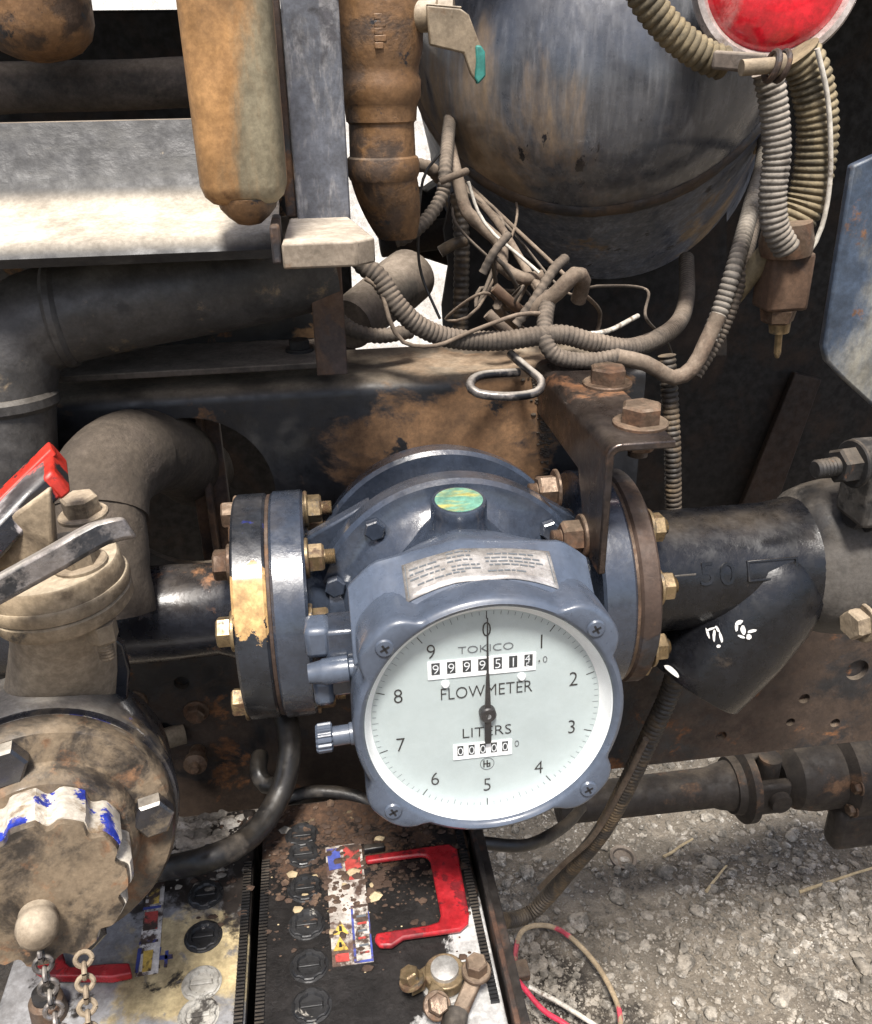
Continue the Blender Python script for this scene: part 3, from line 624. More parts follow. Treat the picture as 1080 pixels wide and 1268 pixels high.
    # upper counter
    def counter(cx, cy, wd, ht, digits, pitch, x0, half=False):
        c = part('counter_window', G().box((cx-wd/2, cy-ht/2, .0001), (cx+wd/2, cy+ht/2, .0009)), 'counter_white', dial, .0002)
        for k, ch in enumerate(digits):
            x = x0+pitch*k
            d = part('number_wheel', G().box((x-pitch*.27, cy+ht*.10-ht*.32, .0007), (x+pitch*.27, cy+ht*.10+ht*.32, .0012)), 'digit_dark', c)
            s_ = ht*.74
            if half and k == len(digits)-1:
                write('4', x-.0006, cy+ht*.02+.0022, s_*.8, 'digit_white', 1.0, .0014, c, 'digit'); 
                write('5', x-.0006, cy+ht*.02-.0030, s_*.7, 'digit_white', 1.0, .0014, c, 'digit')
            else: write(ch, x, cy+ht*.06, s_, 'digit_white', 1.0, .0014, c, 'digit')
        return c
    counter(-.0030, .0352, .0690, .0130, '9999514', .00985, -.0325, True)
    write('0', .0375, .0353, .0068, 'print_grey'); part('index_mark', G().add([(.0325, .0352, .0012), (.0340, .0360, .0012), (.0340, .0344, .0012)], [(0, 1, 2)]), 'print_black', dial)
    for x in (-.0265, .0225):
        part('rivet', G().lathe([(0, .0027), (.0012, .0026), (.0022, .0018), (.0025, 0)], (x, .0245, 0), (0, 0, 1), 18), 'counter_white', dial)
    counter(-.0030, -.0282, .0390, .0118, '00000', .0074, -.0178)
    write('0', .0198, -.0268, .0072, 'print_grey')
    lg = part('maker_emblem', G().tube([V((.0046*math.cos(2*PI*k/32), -.04+.0046*math.sin(2*PI*k/32), .0003)) for k in range(33)], .00018, 6, cap=False), 'print_grey', dial)
    for x0, x1, y0, y1 in ((-.0026, -.0018, -.0426, -.0372), (-.0004, .0004, -.0426, -.0372), (.0014, .0021, -.0424, -.0392), (-.0026, .002, -.0402, -.0395), (.0004, .002, -.0424, -.0418)):
        part('emblem_stroke', G().box((x0, y0, .0003), (x1, y1, .0005)), 'print_black', lg)
    # pointer
    z = .0030
    pt = part('pointer', G().prism([(-.0009, .006, z), (.0009, .006, z), (.00035, .0705, z), (-.00035, .0705, z)], (0, 0, .0008)), 'print_black', mt)
    part('pointer_blade', G().prism([(-.0019, .006, z+.0001), (.0019, .006, z+.0001), (.0010, .031, z+.0001), (-.0010, .031, z+.0001)], (0, 0, .0009)), 'print_black', pt)
    part('pointer_tail', G().prism([(-.0021, -.0200, z), (-.0014, -.0214, z), (.0014, -.0214, z), (.0021, -.0200, z), (.0021, -.002, z), (-.0021, -.002, z)], (0, 0, .0012)), 'print_black', pt)
    part('hub', G().lathe([(0, .0054), (.0048, .0054), (.0058, .0046)], (0, .0008, 0), (0, 0, 1), 28), 'print_black', pt)
    part('hub_pin', G().lathe([(.0050, .0028), (.0080, .0028), (.0088, .0018), (.0088, 0)], (0, .0004, -.003), (0, 0, 1), 20), 'digit_white', pt)
    # bezel screws with cross recess
    for ea, er in ears:
        r = er-.0105; x, y = r*math.cos(ea), r*math.sin(ea)
        s = part('screw', G().lathe([(.0155, .0058), (.0172, .0058), (.0182, .0050), (.0184, .003), (.0184, 0)], (x, y+.0042, 0), (0, 0, 1), 24), 'bezel_paint', mt)
        for a in (.5, .5+PI/2):
            d = V((math.cos(a), math.sin(a), 0))*.0030; p = V((-d.y, d.x, 0))*.22; c = V((x, y+.0042, .01825))
            part('cross_slot', G().prism([c-d-p, c+d-p, c+d+p, c-d+p], (0, 0, .0004)), 'print_black', s)
    # measuring chamber
    part('chamber', G().lathe([(-.232, .0), (-.232, .098), (-.228, .103), (-.214, .104), (-.213, .101), (-.209, .101), (-.208, .108), (-.194, .109), (-.191, .106), (-.190, .0905), (-.152, .0905), (-.150, .105), (-.146, .108), (-.130, .108), (-.126, .105), (-.125, .094), (-.121, .088), (-.110, .078), (-.095, .064), (-.08, .05)], (0, .006, 0), (0, 0, 1), 96), 'meter_paint', mt, 0, 30)
    for a in (128, 160, 42, 200):
        a = math.radians(a); p = M @ V((.0965*math.cos(a), .006+.0965*math.sin(a), -.1235)); bolt(mt, p, ez, .0080, .007, 0, 0, 'meter_paint', 'cover_bolt', .3)
    for a in (76, 104):
        a = math.radians(a); part('hole_plug', G().lathe([(0, .0030), (.0006, .0030), (.0008, .002)], V((.0906*math.cos(a), .006+.0906*math.sin(a), -.168)), (math.cos(a), math.sin(a), 0), 14), 'bolt_dark', mt)
    # top boss with green sticker
    c = V((.000, .094, -.104)); ax = V((.0, .95, .14))
    part('top_boss', G().lathe([(-.040, .052), (-.028, .044), (-.018, .033), (-.009, .0245), (-.004, .0205), (.006, .0200), (.012, .0200), (.0138, .0190)], c, ax, 48), 'meter_paint', mt, 0, 50)
    part('boss_sticker', G().lathe([(.0136, .0170), (.0142, .0170), (.0143, .0165)], c, ax, 40), 'sticker_green', mt)
    # side knob with fluted grip
    k0 = V((-.080, -.018, -.018)); kx = V((-1, -.06, 0))
    part('knob_stem', G().lathe([(0, .0075), (.008, .0075), (.0085, .0065), (.020, .0065)], k0, kx, 24), 'bezel_paint', mt)
    kn = [];
    for h, r in ((.0195, .0078), (.0205, .0092), (.029, .0092), (.0305, .0080)):
        kn.append([k0+kx.normalized()*h+(V((0, 1, 0))*math.cos(2*PI*i/64)+V((0, 0, 1))*math.sin(2*PI*i/64))*(r*(1+.06*(1 if i % 4 < 2 else -1))) for i in range(64)])
    part('knob', G().loft(kn), 'bezel_paint', mt, 0, 25)
    # square terminal lugs on the left of the head
    part('terminal_boss', G().box((-.113, .030, -.058), (-.096, .052, -.034)), 'bezel_paint', mt, .004)
    part('cable_gland', G().lathe([(0, .0065), (.008, .0078), (.010, .0088), (.026, .0088), (.027, .0065), (.03, .0065)], V((-.112, .0225, -.030)), (1, .05, 0), 24), 'bezel_paint', mt)
    part('terminal_boss', G().box((-.110, -.006, -.058), (-.096, .014, -.032)), 'bezel_paint', mt, .004)
    part('boss_arm', G().box((-.100, .0, -.062), (-.070, .05, -.034)), 'meter_paint', mt, .003)
    # necks and flanges along the pipe
    zc = -.162; Rf = .0885
    pcx = lambda x: M @ V((x, 0, zc))
    Yc = pcx(0).y; Zc = pcx(0).z+.008; Ym = Yc-Rf*.95
    XL0, XLg, XL1 = X_(283, 748, Ym), X_(331, 745, Ym), X_(380, 742, Ym)
    XR0, XRg, XR1 = X_(752, 715, Ym), X_(797, 712, Ym), X_(826, 710, Ym)
    ax = (1, 0, 0)
    def disc(x0, x1, R, ch=.002): return G().lathe([(x0, R*.3), (x0, R-ch), (x0+ch, R), (x1-ch, R), (x1, R-ch), (x1, R*.3)], (0, Yc, Zc), ax, 72)
    obj('neck', G().lathe([(XL1-.002, .06), (XL1+.006, .052), (XL1+.015, .045), (D0.x-.05, .044), (D0.x+.05, .044), (XR0-.015, .045), (XR0-.006, .052), (XR0+.002, .06)], (0, Yc, Zc), ax, 48), 'meter_paint', mt)
    for s in (-1, 1):
        xa = XL1 if s < 0 else XR0
        obj('neck_rib', G().hexa([(xa, Yc-.006, Zc+.02), (D0.x+s*.06, Yc-.006, Zc+.02), (D0.x+s*.06, Yc+.006, Zc+.02), (xa, Yc+.006, Zc+.02), (xa, Yc-.006, Zc+.058), (D0.x+s*.06, Yc-.006, Zc+.085), (D0.x+s*.06, Yc+.006, Zc+.085), (xa, Yc+.006, Zc+.058)]), 'meter_paint', mt, .002)
    obj('flange', disc(XLg+.0015, XL1, Rf), 'meter_paint', mt)
    obj('flange', disc(XR0, XRg-.0015, Rf), 'meter_paint', mt)
    return mt, M, Yc, Zc, Rf, XL0, XLg, XL1, XR0, XRg, XR1, disc
mt, MM, Yc, Zc, Rf, XL0, XLg, XL1, XR0, XRg, XR1, disc = flow_meter()

# inlet pipe with companion flange
ip = thing('inlet_pipe', 'black inlet pipe with chipped flange bolted to the meter', 'pipe')
obj('flange', disc(XL0, XLg-.0015, Rf*.99), 'black_flange', ip)
obj('gasket', disc(XLg-.0014, XLg+.0014, Rf*.975, .0004), 'rust_flange', ip)
obj('pipe', G().lathe([(XL0-.55, .037), (XL0-.05, .037), (XL0-.02, .0365), (XL0-.006, .042), (XL0+.002, .044)], (0, Yc, Zc), (1, 0, 0), 40).rough(.0012, 35), 'black_wet', ip, ang=60)
for a in (56, 18, -52, 122, 158, 202, 238):
    a = math.radians(a); d = V((0, -math.cos(a), math.sin(a)))*.073
    c = V((0, Yc, Zc))+d
    bolt(ip, (XL0, c.y, c.z), (-1, 0, 0), .0112, .010, 1, 0, 'bolt_zinc' if a < .8 else 'bolt_rust', 'bolt')
    bolt(ip, (XL1, c.y, c.z), (1, 0, 0), .0112, .011, 1, .008, 'bolt_zinc', 'nut')

# strainer on the outlet
st = thing('pipe_strainer', 'black cast strainer body with slanted branch and rusty flange', 'strainer')
obj('flange', disc(XRg+.0015, XR1, Rf*.985), 'rust_flange', st)
obj('gasket', disc(XRg-.0014, XRg+.0014, Rf*.97, .0004), 'bolt_rust', st)
for a in (58, 22, -22, -58):
    a = math.radians(a); d = V((0, -math.cos(a), math.sin(a)))*.073; c = V((0, Yc, Zc))+d
    bolt(st, (XR1, c.y, c.z), (1, 0, 0), .0112, .010, 1, .003, 'bolt_zinc', 'nut')
sr = .050
XE = X_(1052, 690, Yc-sr)
obj('body', G().lathe([(XR1-.002, .058), (XR1+.006, .052), (XR1+.02, sr), (XE-.04, sr), (XE-.02, sr+.003), (XE-.005, sr+.008), (XE+.002, sr+.012)], (0, Yc, Zc), (1, 0, 0), 56).rough(.0009, 30), 'strainer_black', st, ang=50)
A = V((XE-.040, Yc-.006, Zc-.006)); B = PY(858, 848, Yc-.026)
ax = (B-A).normalized(); L_ = (B-A).length
obj('branch', G().lathe([(-.03, .03), (-.02, .044), (.0, .053), (.03, .054), (L_*.55, .051), (L_*.85, .045), (L_-.001, .042), (L_, .041), (L_, 0.001)], A, ax, 52).rough(.0009, 30), 'strainer_black', st, ang=45)
obj('shoulder', G().lathe([(-.01, .052), (0, .060), (.012, .064), (.024, .066), (.05, .066), (.052, .05)], V((XE-.01, Yc, Zc)), (1, 0, 0), 48).rough(.001, 30), 'strainer_dust', st, ang=50)
for x, y in ((1070, 633), (1068, 770)):
    bolt(st, PX(x, y, XE+.012), (-1, -.25, 0), .0125, .011, 1, 0, 'bolt_dark' if y < 700 else 'bolt_dusty')
# cast lettering and raised panel on the body
def on_body(px, py):
    lo_, hi_ = .3, 2.0; d = ray(px, py)
    for i in range(400):        # march to the cylinder front
        s_ = .5+.001*i; p = CAM+d*s_
        if (p.y-Yc)**2+(p.z-Zc)**2 < (sr+.0003)**2: return p
    return CAM+d*.75
def emboss(me_or_pts, p, nrm, name, mat, size=None):
    pass
for s_, px in (('5', 876), ('0', 901)):
    p = on_body(px, 712); nrm = V((0, p.y-Yc, p.z-Zc)).normalized(); ey_ = nrm.cross(V((1, 0, 0)))
    me = text_mesh(s_, .026, 'strainer_black', .0009, 1.1)
    me.transform(Matrix(((1, ey_.x, nrm.x, p.x), (0, ey_.y, nrm.y, p.y), (0, ey_.z, nrm.z, p.z), (0, 0, 0, 1))))
    obj('cast_numeral', me, 'strainer_black', st, .0004)
p = on_body(957, 705); nrm = V((0, p.y-Yc, p.z-Zc)).normalized(); ey_ = nrm.cross(V((1, 0, 0)))
Q = Matrix(((1, ey_.x, nrm.x, p.x), (0, ey_.y, nrm.y, p.y), (0, ey_.z, nrm.z, p.z), (0, 0, 0, 1)))
fr = G()
hw, hh, b_ = .021, .0085, .002
lo = [[V((x*sx, y*sy, z)) for x, y in ((-1, -1), (1, -1), (1, 1), (-1, 1))] for sx, sy, z in ((hw, hh, -.003), (hw, hh, .0009), (hw-b_, hh-b_, .0009), (hw-b_, hh-b_, -.003))]
obj('cast_panel', fr.loft(lo, cap=False).tf(Q), 'strainer_black', st, .0005)
p0 = on_body(835, 713); p1 = on_body(862, 712)
obj('casting_ridge', G().box((p0.x, p0.y-.001, p0.z-.001), (p1.x, p0.y+.004, p0.z+.0008)), 'strainer_dust', st, .0005)
def chalk(px, py, dx, dy, rot):
    d = ray(px, py); hit = None
    for i in range(900):
        p = CAM+d*(.45+.0005*i); q = p-A; h = q.dot(ax)
        rr_ = (q-ax*h).length
        if 0 < h < L_ and rr_ < .054-.011*max(0, h-.03)/(L_-.03)+.0006 or (p.y-Yc)**2+(p.z-Zc)**2 < (sr+.001)**2: hit = p; break
    if hit is None: return
    q = hit-A; nrm = (q-ax*q.dot(ax)).normalized()
    u_ = (rt - nrm*rt.dot(nrm)).normalized(); v_ = nrm.cross(u_)
    u2 = u_*math.cos(rot)+v_*math.sin(rot); v2 = v_*math.cos(rot)-u_*math.sin(rot)
    loop = []
    for k in range(14):
        a = 2*PI*k/14; r = 1+.35*noise.noise(V((px*.3, k*1.7, py*.1)))
        loop.append(hit+u2*dx*r*math.cos(a)+v2*dy*r*math.sin(a)+nrm*.0006)
    obj('paint_mark', G().prism(loop, nrm*.001), 'chalk', st)
for m_ in ((877, 783, .0009, .0050, .2), (885, 786, .0011, .0052, -.1), (893, 789, .0012, .0045, .2), (881, 779, .0040, .0009, .3), (890, 800, .0015, .0013, 0), (889, 779, .0009, .003, .5), (915, 771, .0032, .0018, .5), (920, 780, .0020, .0040, .2), (927, 788, .0020, .0022, 0), (931, 781, .0034, .0011, .3), (912, 777, .0012, .0030, 0), (918, 788, .0030, .0010, -.3), (833, 831, .008, .0022, -.8), (829, 722, .002, .0028, 0)):
    chalk(*m_)

# angle bracket bolted between meter flange and rail
br = thing('angle_bracket', 'rusty folded angle bracket bolted over the outlet flange', 'bracket')
Yf = .515; Yr = .715
f0 = PY(755, 551, Yf); xb = min(XR0-.0005, f0.x+.004); zt_ = f0.z
bot = PY(741, 712, Yf)
XT = PY(838, 545, Yf).x
th = .0055; rr = .010
# fold profile in XZ, extruded in Y; the upright leg is cut slanted towards its foot
def bprof(y):
    pts = []
    zl_ = bot.z if y < Yf+.03 else bot.z+.055
    pts = [(xb-th, zl_), (xb-th, zt_-rr)]+[(xb-th+rr*(1-math.cos(a)), zt_-rr+rr*math.sin(a)) for a in lsp(.25, PI/2, 5)]+[(XT, zt_)]
    inn = [(XT, zt_-th)]+[(xb+(rr-th)*(1-math.cos(a)), zt_-rr+(rr-th)*math.sin(a)) for a in reversed(lsp(.25, PI/2, 5))]+[(xb, zt_-rr), (xb, zl_)]
    return [V((x, y, z)) for x, z in pts+inn]
obj('folded_plate', G().loft([bprof(Yf), bprof(Yf+.028), bprof(Yf+.06), bprof(Yr)]), 'bracket_rust', br, .0012, 30)
for (x, y) in ((752, 470), (793, 519)):
    p = PZ(x, y+6, zt_); bolt(br, (p.x, p.y, zt_), (0, 0, 1), .0145, .012, 1, 0, 'bolt_rust')
p = PZ(793, 525, zt_); bolt(br, (p.x, p.y, zt_-th), (0, 0, -1), .0135, .012, 0, .006, 'bolt_rust', 'nut')
for (x, y) in ((690, 606), (722, 664)):
    p = PX(x, y, xb-th); bolt(br, p, (-1, 0, 0), .0125, .014, 1, .007, 'bolt_rust', 'nut')

# ================================================================== LOWER LEFT: angle valve, capped coupling
av = thing('angle_valve', 'dusty beige angle valve with bolted bonnet flange below black and red lever', 'valve')
vyc = .445
bc = PY(70, 718, vyc); bax = V((-.06, -.02, 1)).normalized()
pm = (PY(160, 722, vyc)-PY(70, 722, vyc)).length/90
R1 = 90*pm
obj('bonnet', G().lathe([(-.007, R1*.4), (-.007, R1*.985), (-.005, R1), (-.001, R1), (0, R1*.985), (.0005, R1*.975), (.0005, R1*.95), (.010, R1*.93), (.0115, R1*.90), (.0125, R1*.3)], bc, bax, 64).rough(.0006, 60), 'valve_dusty', av, ang=40)
obj('lower_flange', G().lathe([(-.017, R1*.5), (-.017, R1*.95), (-.0155, R1*.98), (-.009, R1*.985), (-.0080, R1*.96), (-.0080, R1*.4)], bc, bax, 64).rough(.0006, 60), 'valve_dusty', av, ang=40)
for x, y in ((104, 640), (100, 700), (2, 705), (25, 655)):
    p = PZ(x, y, bc.z+.012); 
    bolt(av, p+bax*.0005, bax, .0110, .011, 1, 0, 'bolt_dusty')
p = bc+V((R1*.62, -R1*.5, -.017)); bolt(av, p, (0, 0, -1), .0085, .012, 0, .012, 'bolt_dusty', 'nut')
# coupling axis
cf = CAM+ray(58, 1022)*.515; cax = V((.24, -.93, .17)).normalized()
R2 = 157*.515/FPX*1.0
# body from bonnet down to the coupling
lo = []
for k in range(11):
    t = k/10; c = bc.lerp(cf-cax*.060, t)+V((.004*math.sin(t*PI), .010*math.sin(t*PI), 0)); d = V((0, 0, -1)).lerp(cax, t*t).normalized()
    a_ = V((1, 0, 0)); b_ = d.cross(a_).normalized(); r = (.026+.016*t)*(1-.06*math.sin(t*PI))
    lo.append([c+(a_*math.cos(2*PI*i/36)+b_*math.sin(2*PI*i/36))*r for i in range(36)])
obj('valve_body', G().loft(lo).rough(.0008, 45), 'valve_cone', av, ang=60)
q = PY(145, 835, vyc+.02)
obj('side_guard', G().prism([PY(132, 785, vyc+.02), PY(152, 800, vyc+.02), PY(160, 832, vyc+.02), PY(156, 885, vyc+.02), PY(140, 885, vyc+.02)], (0, .006, 0)), 'black_wet', av, .001)
# lever
ped = PY(45, 690, vyc)
obj('pedestal', G().hexa([PY(-15, 712, vyc-.02), PY(68, 690, vyc-.02), PY(72, 672, vyc+.012), PY(-12, 690, vyc+.012), PY(12, 640, vyc-.02), PY(62, 604, vyc-.02), PY(66, 598, vyc+.012), PY(12, 632, vyc+.012)]), 'valve_dusty', av, .002)
def bar(path, wv, hv):
    lo = []
    for p in path: lo.append([p-wv-hv, p+wv-hv, p+wv+hv, p-wv+hv])
    return G().loft(lo)
a0, a1 = PY(-150, 800, vyc-.060), PY(72, 578, vyc+.016)
lvh = obj('lever', bar([a0, a0.lerp(a1, .5), a0.lerp(a1, .85)+V((0, 0, .0015)), a1], V((.004, -.017, -.002)), V((-.0035, 0, .0062))), 'lever_black', av, .0025)
obj('lever_red_edge', bar([a0+V((-.0032, .011, .0070)), a0.lerp(a1, .5)+V((-.0032, .011, .0078)), a1+V((-.003, .008, .0080))], V((.002, -.006, 0)), V((-.0012, 0, .002))), 'lever_red', lvh, .001)
obj('lever_tip', bar([a1+(a0-a1)*.05, a1+V((.0015, 0, .0005))], V((.0043, -.0172, -.002)), V((-.0036, 0, .0066))), 'lever_red', lvh, .002)
b0, b1, b2 = PY(-130, 800, vyc-.068), PY(70, 690, vyc-.055), PY(158, 653, vyc-.045)
obj('hand_bar', bar(cat([b0, b1, b1.lerp(b2, .6)+V((0, 0, .003)), b2], .012), V((.004, -.0085, .004)), V((-.0025, .001, .0055))), 'lever_steel', av, .002)

cp = thing('capped_coupling', 'black and beige flanged coupling closed by lugged cap with chain stud', 'coupling')
obj('back_flange', G().lathe([(-.056, R2*.5), (-.056, R2*.99), (-.052, R2*1.02), (-.003, R2*1.02), (0, R2*1.0), (0, R2*.4)], cf, cax, 80), 'cap_flange', cp, ang=40)
obj('gasket', G().lathe([(0, R2*.95), (.003, R2*.95)], cf, cax, 80), 'lug_white', cp)
obj('front_flange', G().lathe([(.003, R2*.5), (.003, R2*.965), (.005, R2*.975), (.017, R2*.96), (.020, R2*.93), (.0205, R2*.70), (.024, R2*.69), (.030, R2*.67), (.034, R2*.62), (.034, R2*.3)], cf, cax, 80).rough(.0005, 70), 'cap_face', cp, ang=40)
u_ = (rt-cax*rt.dot(cax)).normalized(); v_ = cax.cross(u_)
if v_.z < 0: v_ = -v_
for a in (104, 8, 188, 285):
    a = math.radians(a); bolt(cp, cf+cax*.0205+(u_*math.cos(a)+v_*math.sin(a))*R2*.79, cax, .0118, .011, 0, 0, 'cap_flange')
R3 = R2*.60; lo = []
def lugr(a, r): 
    s = (math.cos(a*11)+1)/2; return r*(.90+.10*(1 if s > .45 else s/.45))
for h, k in ((.030, .90), (.033, 1.0), (.058, 1.0), (.062, .97)):
    lo.append([cf+cax*h+(u_*math.cos(2*PI*i/144)+v_*math.sin(2*PI*i/144))*lugr(2*PI*i/144, R3)*k for i in range(144)])
obj('lug_ring', G().loft(lo), 'lug_white', cp, ang=30)
obj('cap_face', G().loft([[cf+cax*h+(u_*math.cos(2*PI*i/144)+v_*math.sin(2*PI*i/144))*lugr(2*PI*i/144, R3)*k for i in range(144)] for h, k in ((.055, .9), (.0625, .955), (.066, .93), (.0665, .5))]).rough(.0005, 80), 'cap_face', cp, ang=50)
sp_ = cf+cax*.066-v_*.010-u_*.004
obj('stud', G().lathe([(0, .0095), (.006, .0095), (.007, .0104), (.011, .0104), (.016, .0088), (.0195, .005), (.0205, 0)], sp_, cax, 32), 'valve_cone', cp, ang=50)
# chain
ch = thing('cap_chain', 'steel link chain hanging from the cap stud', 'chain')
def link(c, d, side, L=.0125, wd=.0042, r=.0014):
    d = d.normalized(); side = (side-d*side.dot(d)).normalized(); pts = []
    for k in range(17):
        a = 2*PI*k/16; pts.append(c+d*(math.sin(a)*wd+(L-wd)*(1 if math.sin(a) > 0 else -1))+side*math.cos(a)*wd)
    return G().tube(pts, r, 8, cap=False)
e0 = sp_+cax*.012-v_*.010
for strand, (x, y, n) in enumerate(((78, 1300, 9), (112, 1300, 8))):
    if strand == 0: a_ = e0
    else: a_ = CAM+ray(103, 1180)*.47
    b_ = CAM+ray(x, y)*(.455 if strand == 0 else .462); d = b_-a_
    for k in range(n):
        c = a_+d*((k+.5)/n)
        obj('chain_link', link(c, d, (u_ if (k+strand) % 2 else cax), d.length/n*.62), 'bolt_dusty' if strand else 'lever_steel', ch)

# dusty hose through the rail hole
dh = thing('dusty_elbow_hose', 'thick dusty hose elbow coming through the round rail hole', 'hose')
P_ = cat([PY(245, 585, .80), PY(205, 560, .72), PY(160, 565, .665), PY(128, 595, .625), PY(120, 640, .60), PY(125, 690, .585), PY(130, 760, .57)], .008)
obj('hose', G().tube(P_, .034, 32).rough(.0018, 45), 'hose_dusty', dh, ang=70)
i_ = int(len(P_)*.52); obj('cuff', G().tube(P_[i_:i_+10], .0358, 32), 'hose_dusty', dh, ang=70)

# ================================================================== BATTERIES
def quad(pts, z, th): return G().prism([PZ(x, y, z) for x, y in pts], (0, 0, th))
Yb0, Yb1 = PZ(400, 1310, BZ).y, PZ(400, 990, BZ).y
xm = PZ(316, 1150, BZ).x; xr_ = PZ(604, 1150, BZ).x; xl_ = 2*xm-xr_-.002
def battery(x0, x1, mat, label):
    b = thing('battery', label, 'battery', 'batteries side by side in the tray')
    obj('case', G().box((x0+.003, Yb0+.003, BZ-.21), (x1-.003, Yb1-.003, BZ-.016)), 'plastic_black', b, .003)
    obj('lid', G().box((x0, Yb0, BZ-.016), (x1, Yb1, BZ)), mat, b, .004)
    return b
b1 = battery(xl_, xm-.004, 'battery_grey', 'grey topped battery with cream stains and pale filler caps under the coupling')
b2 = battery(xm+.002, xr_, 'battery_dark', 'black grimy topped battery with wide red carrying handle')
def ribs(b, x, y0, y1, n):
    g = G()
    for k in range(n):
        y = y0+(y1-y0)*k/n; g.box((x-.003, y, BZ-.012), (x+.003, y+(y1-y0)/n*.55, BZ+.0022))
    o = obj('edge_ribs', g, 'plastic_black', b); o['kind'] = 'stuff'
ribs(b1, xm-.008, Yb0, Yb1-.06, 60); ribs(b2, xm+.006, Yb0, Yb1-.06, 60); ribs(b2, xr_-.006, Yb0+.02, Yb1-.03, 60)
def filler(b, px, py, mat, r=.0125):
    c = PZ(px, py, BZ); n = 48; lo = []
    for h, k in ((-.004, 1.10), (.0006, 1.10), (.001, 1.02), (.0022, 1.0), (.0028, .94), (.0026, .72), (.0008, .64), (.0006, .3)):
        lo.append([c+V((math.cos(2*PI*i/n)*r*k*(1 if k > 1.05 or math.cos(6*2*PI*i/n) < .5 else .90), math.sin(2*PI*i/n)*r*k*(1 if k > 1.05 or math.cos(6*2*PI*i/n) < .5 else .90), h)) for i in range(n)])
    f = obj('filler_cap', G().loft(lo), mat, b, ang=30)
    obj('cap_slot', G().box(c+V((-r*.6, -.0016, .0004)), c+V((r*.6, .0016, .0022))), mat, f, .0005)
for p_, m_ in zip(((258, 1062), (255, 1108), (252, 1160), (250, 1218), (246, 1258)), ('battery_cap', 'battery_cap', 'battery_cap', 'battery_cap_pale', 'battery_cap_pale')): filler(b1, *p_, m_)
for p_ in ((374, 1035), (376, 1058), (378, 1100), (380, 1145), (383, 1196), (386, 1246)): filler(b2, *p_, 'battery_cap')
# right handle: flat red loop
zo = BZ+.0025
outer = [(452, 1064), (540, 1051), (556, 1049), (566, 1055), (581, 1135), (580, 1147), (570, 1156), (500, 1166), (486, 1176), (470, 1176), (464, 1168)]
inner = [(466, 1160), (530, 1150), (543, 1146), (546, 1138), (533, 1070), (528, 1064), (520, 1063), (454, 1072)]
obj('carrying_handle', G().prism([PZ(x, y, zo) for x, y in outer+inner], (0, 0, .0045)), 'handle_red', b2, .0016)
obj('handle_clip', quad([(450, 1052), (476, 1049), (477, 1055), (451, 1059)], BZ+.001, .006), 'plastic_black', b2, .001)
lb = obj('warning_label', quad([(403, 1050), (447, 1044), (463, 1191), (412, 1198)], BZ, .0006), 'label_paper', b2)
def patch(parent, pts, mat, z=.0008, name='label_print'): obj(name, quad(pts, BZ+z, .0003), mat, parent)
patch(lb, [(434, 1122), (456, 1119), (463, 1190), (439, 1193)], 'label_blue'); patch(lb, [(437, 1125), (455, 1122), (460, 1187), (442, 1190)], 'label_white', .0012)
for k in range(6): patch(lb, [(441+k*.9, 1134+k*9), (453+k*.9, 1132+k*9), (453.5+k*.9, 1134.5+k*9), (441.5+k*.9, 1136.5+k*9)], 'label_red' if k % 2 else 'print_grey', .0016)
patch(lb, [(424, 1047), (444, 1045), (449, 1088), (430, 1090)], 'label_red'); patch(lb, [(404, 1052), (420, 1050), (424, 1075), (408, 1078)], 'label_blue')
for y in (1148, 1168): patch(lb, [(413, y+10), (432, y+8), (421, y-8)], 'label_yellow'); patch(lb, [(420, y+5), (424, y+5), (423, y-1), (420, y-1)], 'print_black', .0012)
patch(lb, [(415, 1182), (432, 1180), (433, 1190), (416, 1192)], 'label_red')
# left label and handle
lb = obj('warning_label', quad([(184, 1092), (205, 1088), (196, 1205), (168, 1210)], BZ, .0006), 'label_white', b1)
patch(lb, [(186, 1096), (199, 1094), (197, 1118), (184, 1121)], 'label_yellow'); patch(lb, [(178, 1124), (200, 1121), (199, 1124), (177, 1127)], 'label_blue'); patch(lb, [(173, 1166), (196, 1163), (196, 1166), (172, 1170)], 'label_blue')
patch(lb, [(180, 1130), (196, 1128), (195, 1150), (177, 1153)], 'label_red'); patch(lb, [(171, 1175), (176, 1174), (171, 1204), (167, 1205)], 'label_blue'); patch(lb, [(178, 1178), (190, 1176), (187, 1202), (176, 1204)], 'label_yellow')
for q in ([(188, 1185), (214, 1182), (214, 1187), (188, 1190)], [(196, 1174), (200, 1173), (194, 1206), (190, 1207)], [(205, 1178), (209, 1177), (207, 1198), (203, 1198)], [(186, 1196), (198, 1195), (198, 1199), (186, 1200)]): obj('blue_print', quad(q, BZ, .0005), 'label_blue', b1)
obj('carrying_handle', G().prism([PZ(x, y, zo) for x, y in ((44, 1192), (80, 1186), (84, 1200), (90, 1205), (135, 1201), (162, 1200), (165, 1213), (140, 1218), (60, 1217), (45, 1208))], (0, 0, .007)), 'handle_red', b1, .0012)
c = PZ(62, 1255, BZ); obj('terminal_post', G().lathe([(0, .012), (.014, .011), (.016, .009), (.018, .0)], c, (0, 0, 1), 24), 'bolt_rust', b1); obj('terminal_tip', G().lathe([(.014, .008), (.022, .0075), (.023, 0)], c, (0, 0, 1), 18), 'plastic_black', b1)
c = PZ(551, 1220, BZ); obj('terminal_post', G().lathe([(0, .016), (.003, .016), (.004, .0105), (.018, .0095), (.019, .007), (.0192, 0)], c, (0, 0, 1), 28), 'steel', b2)
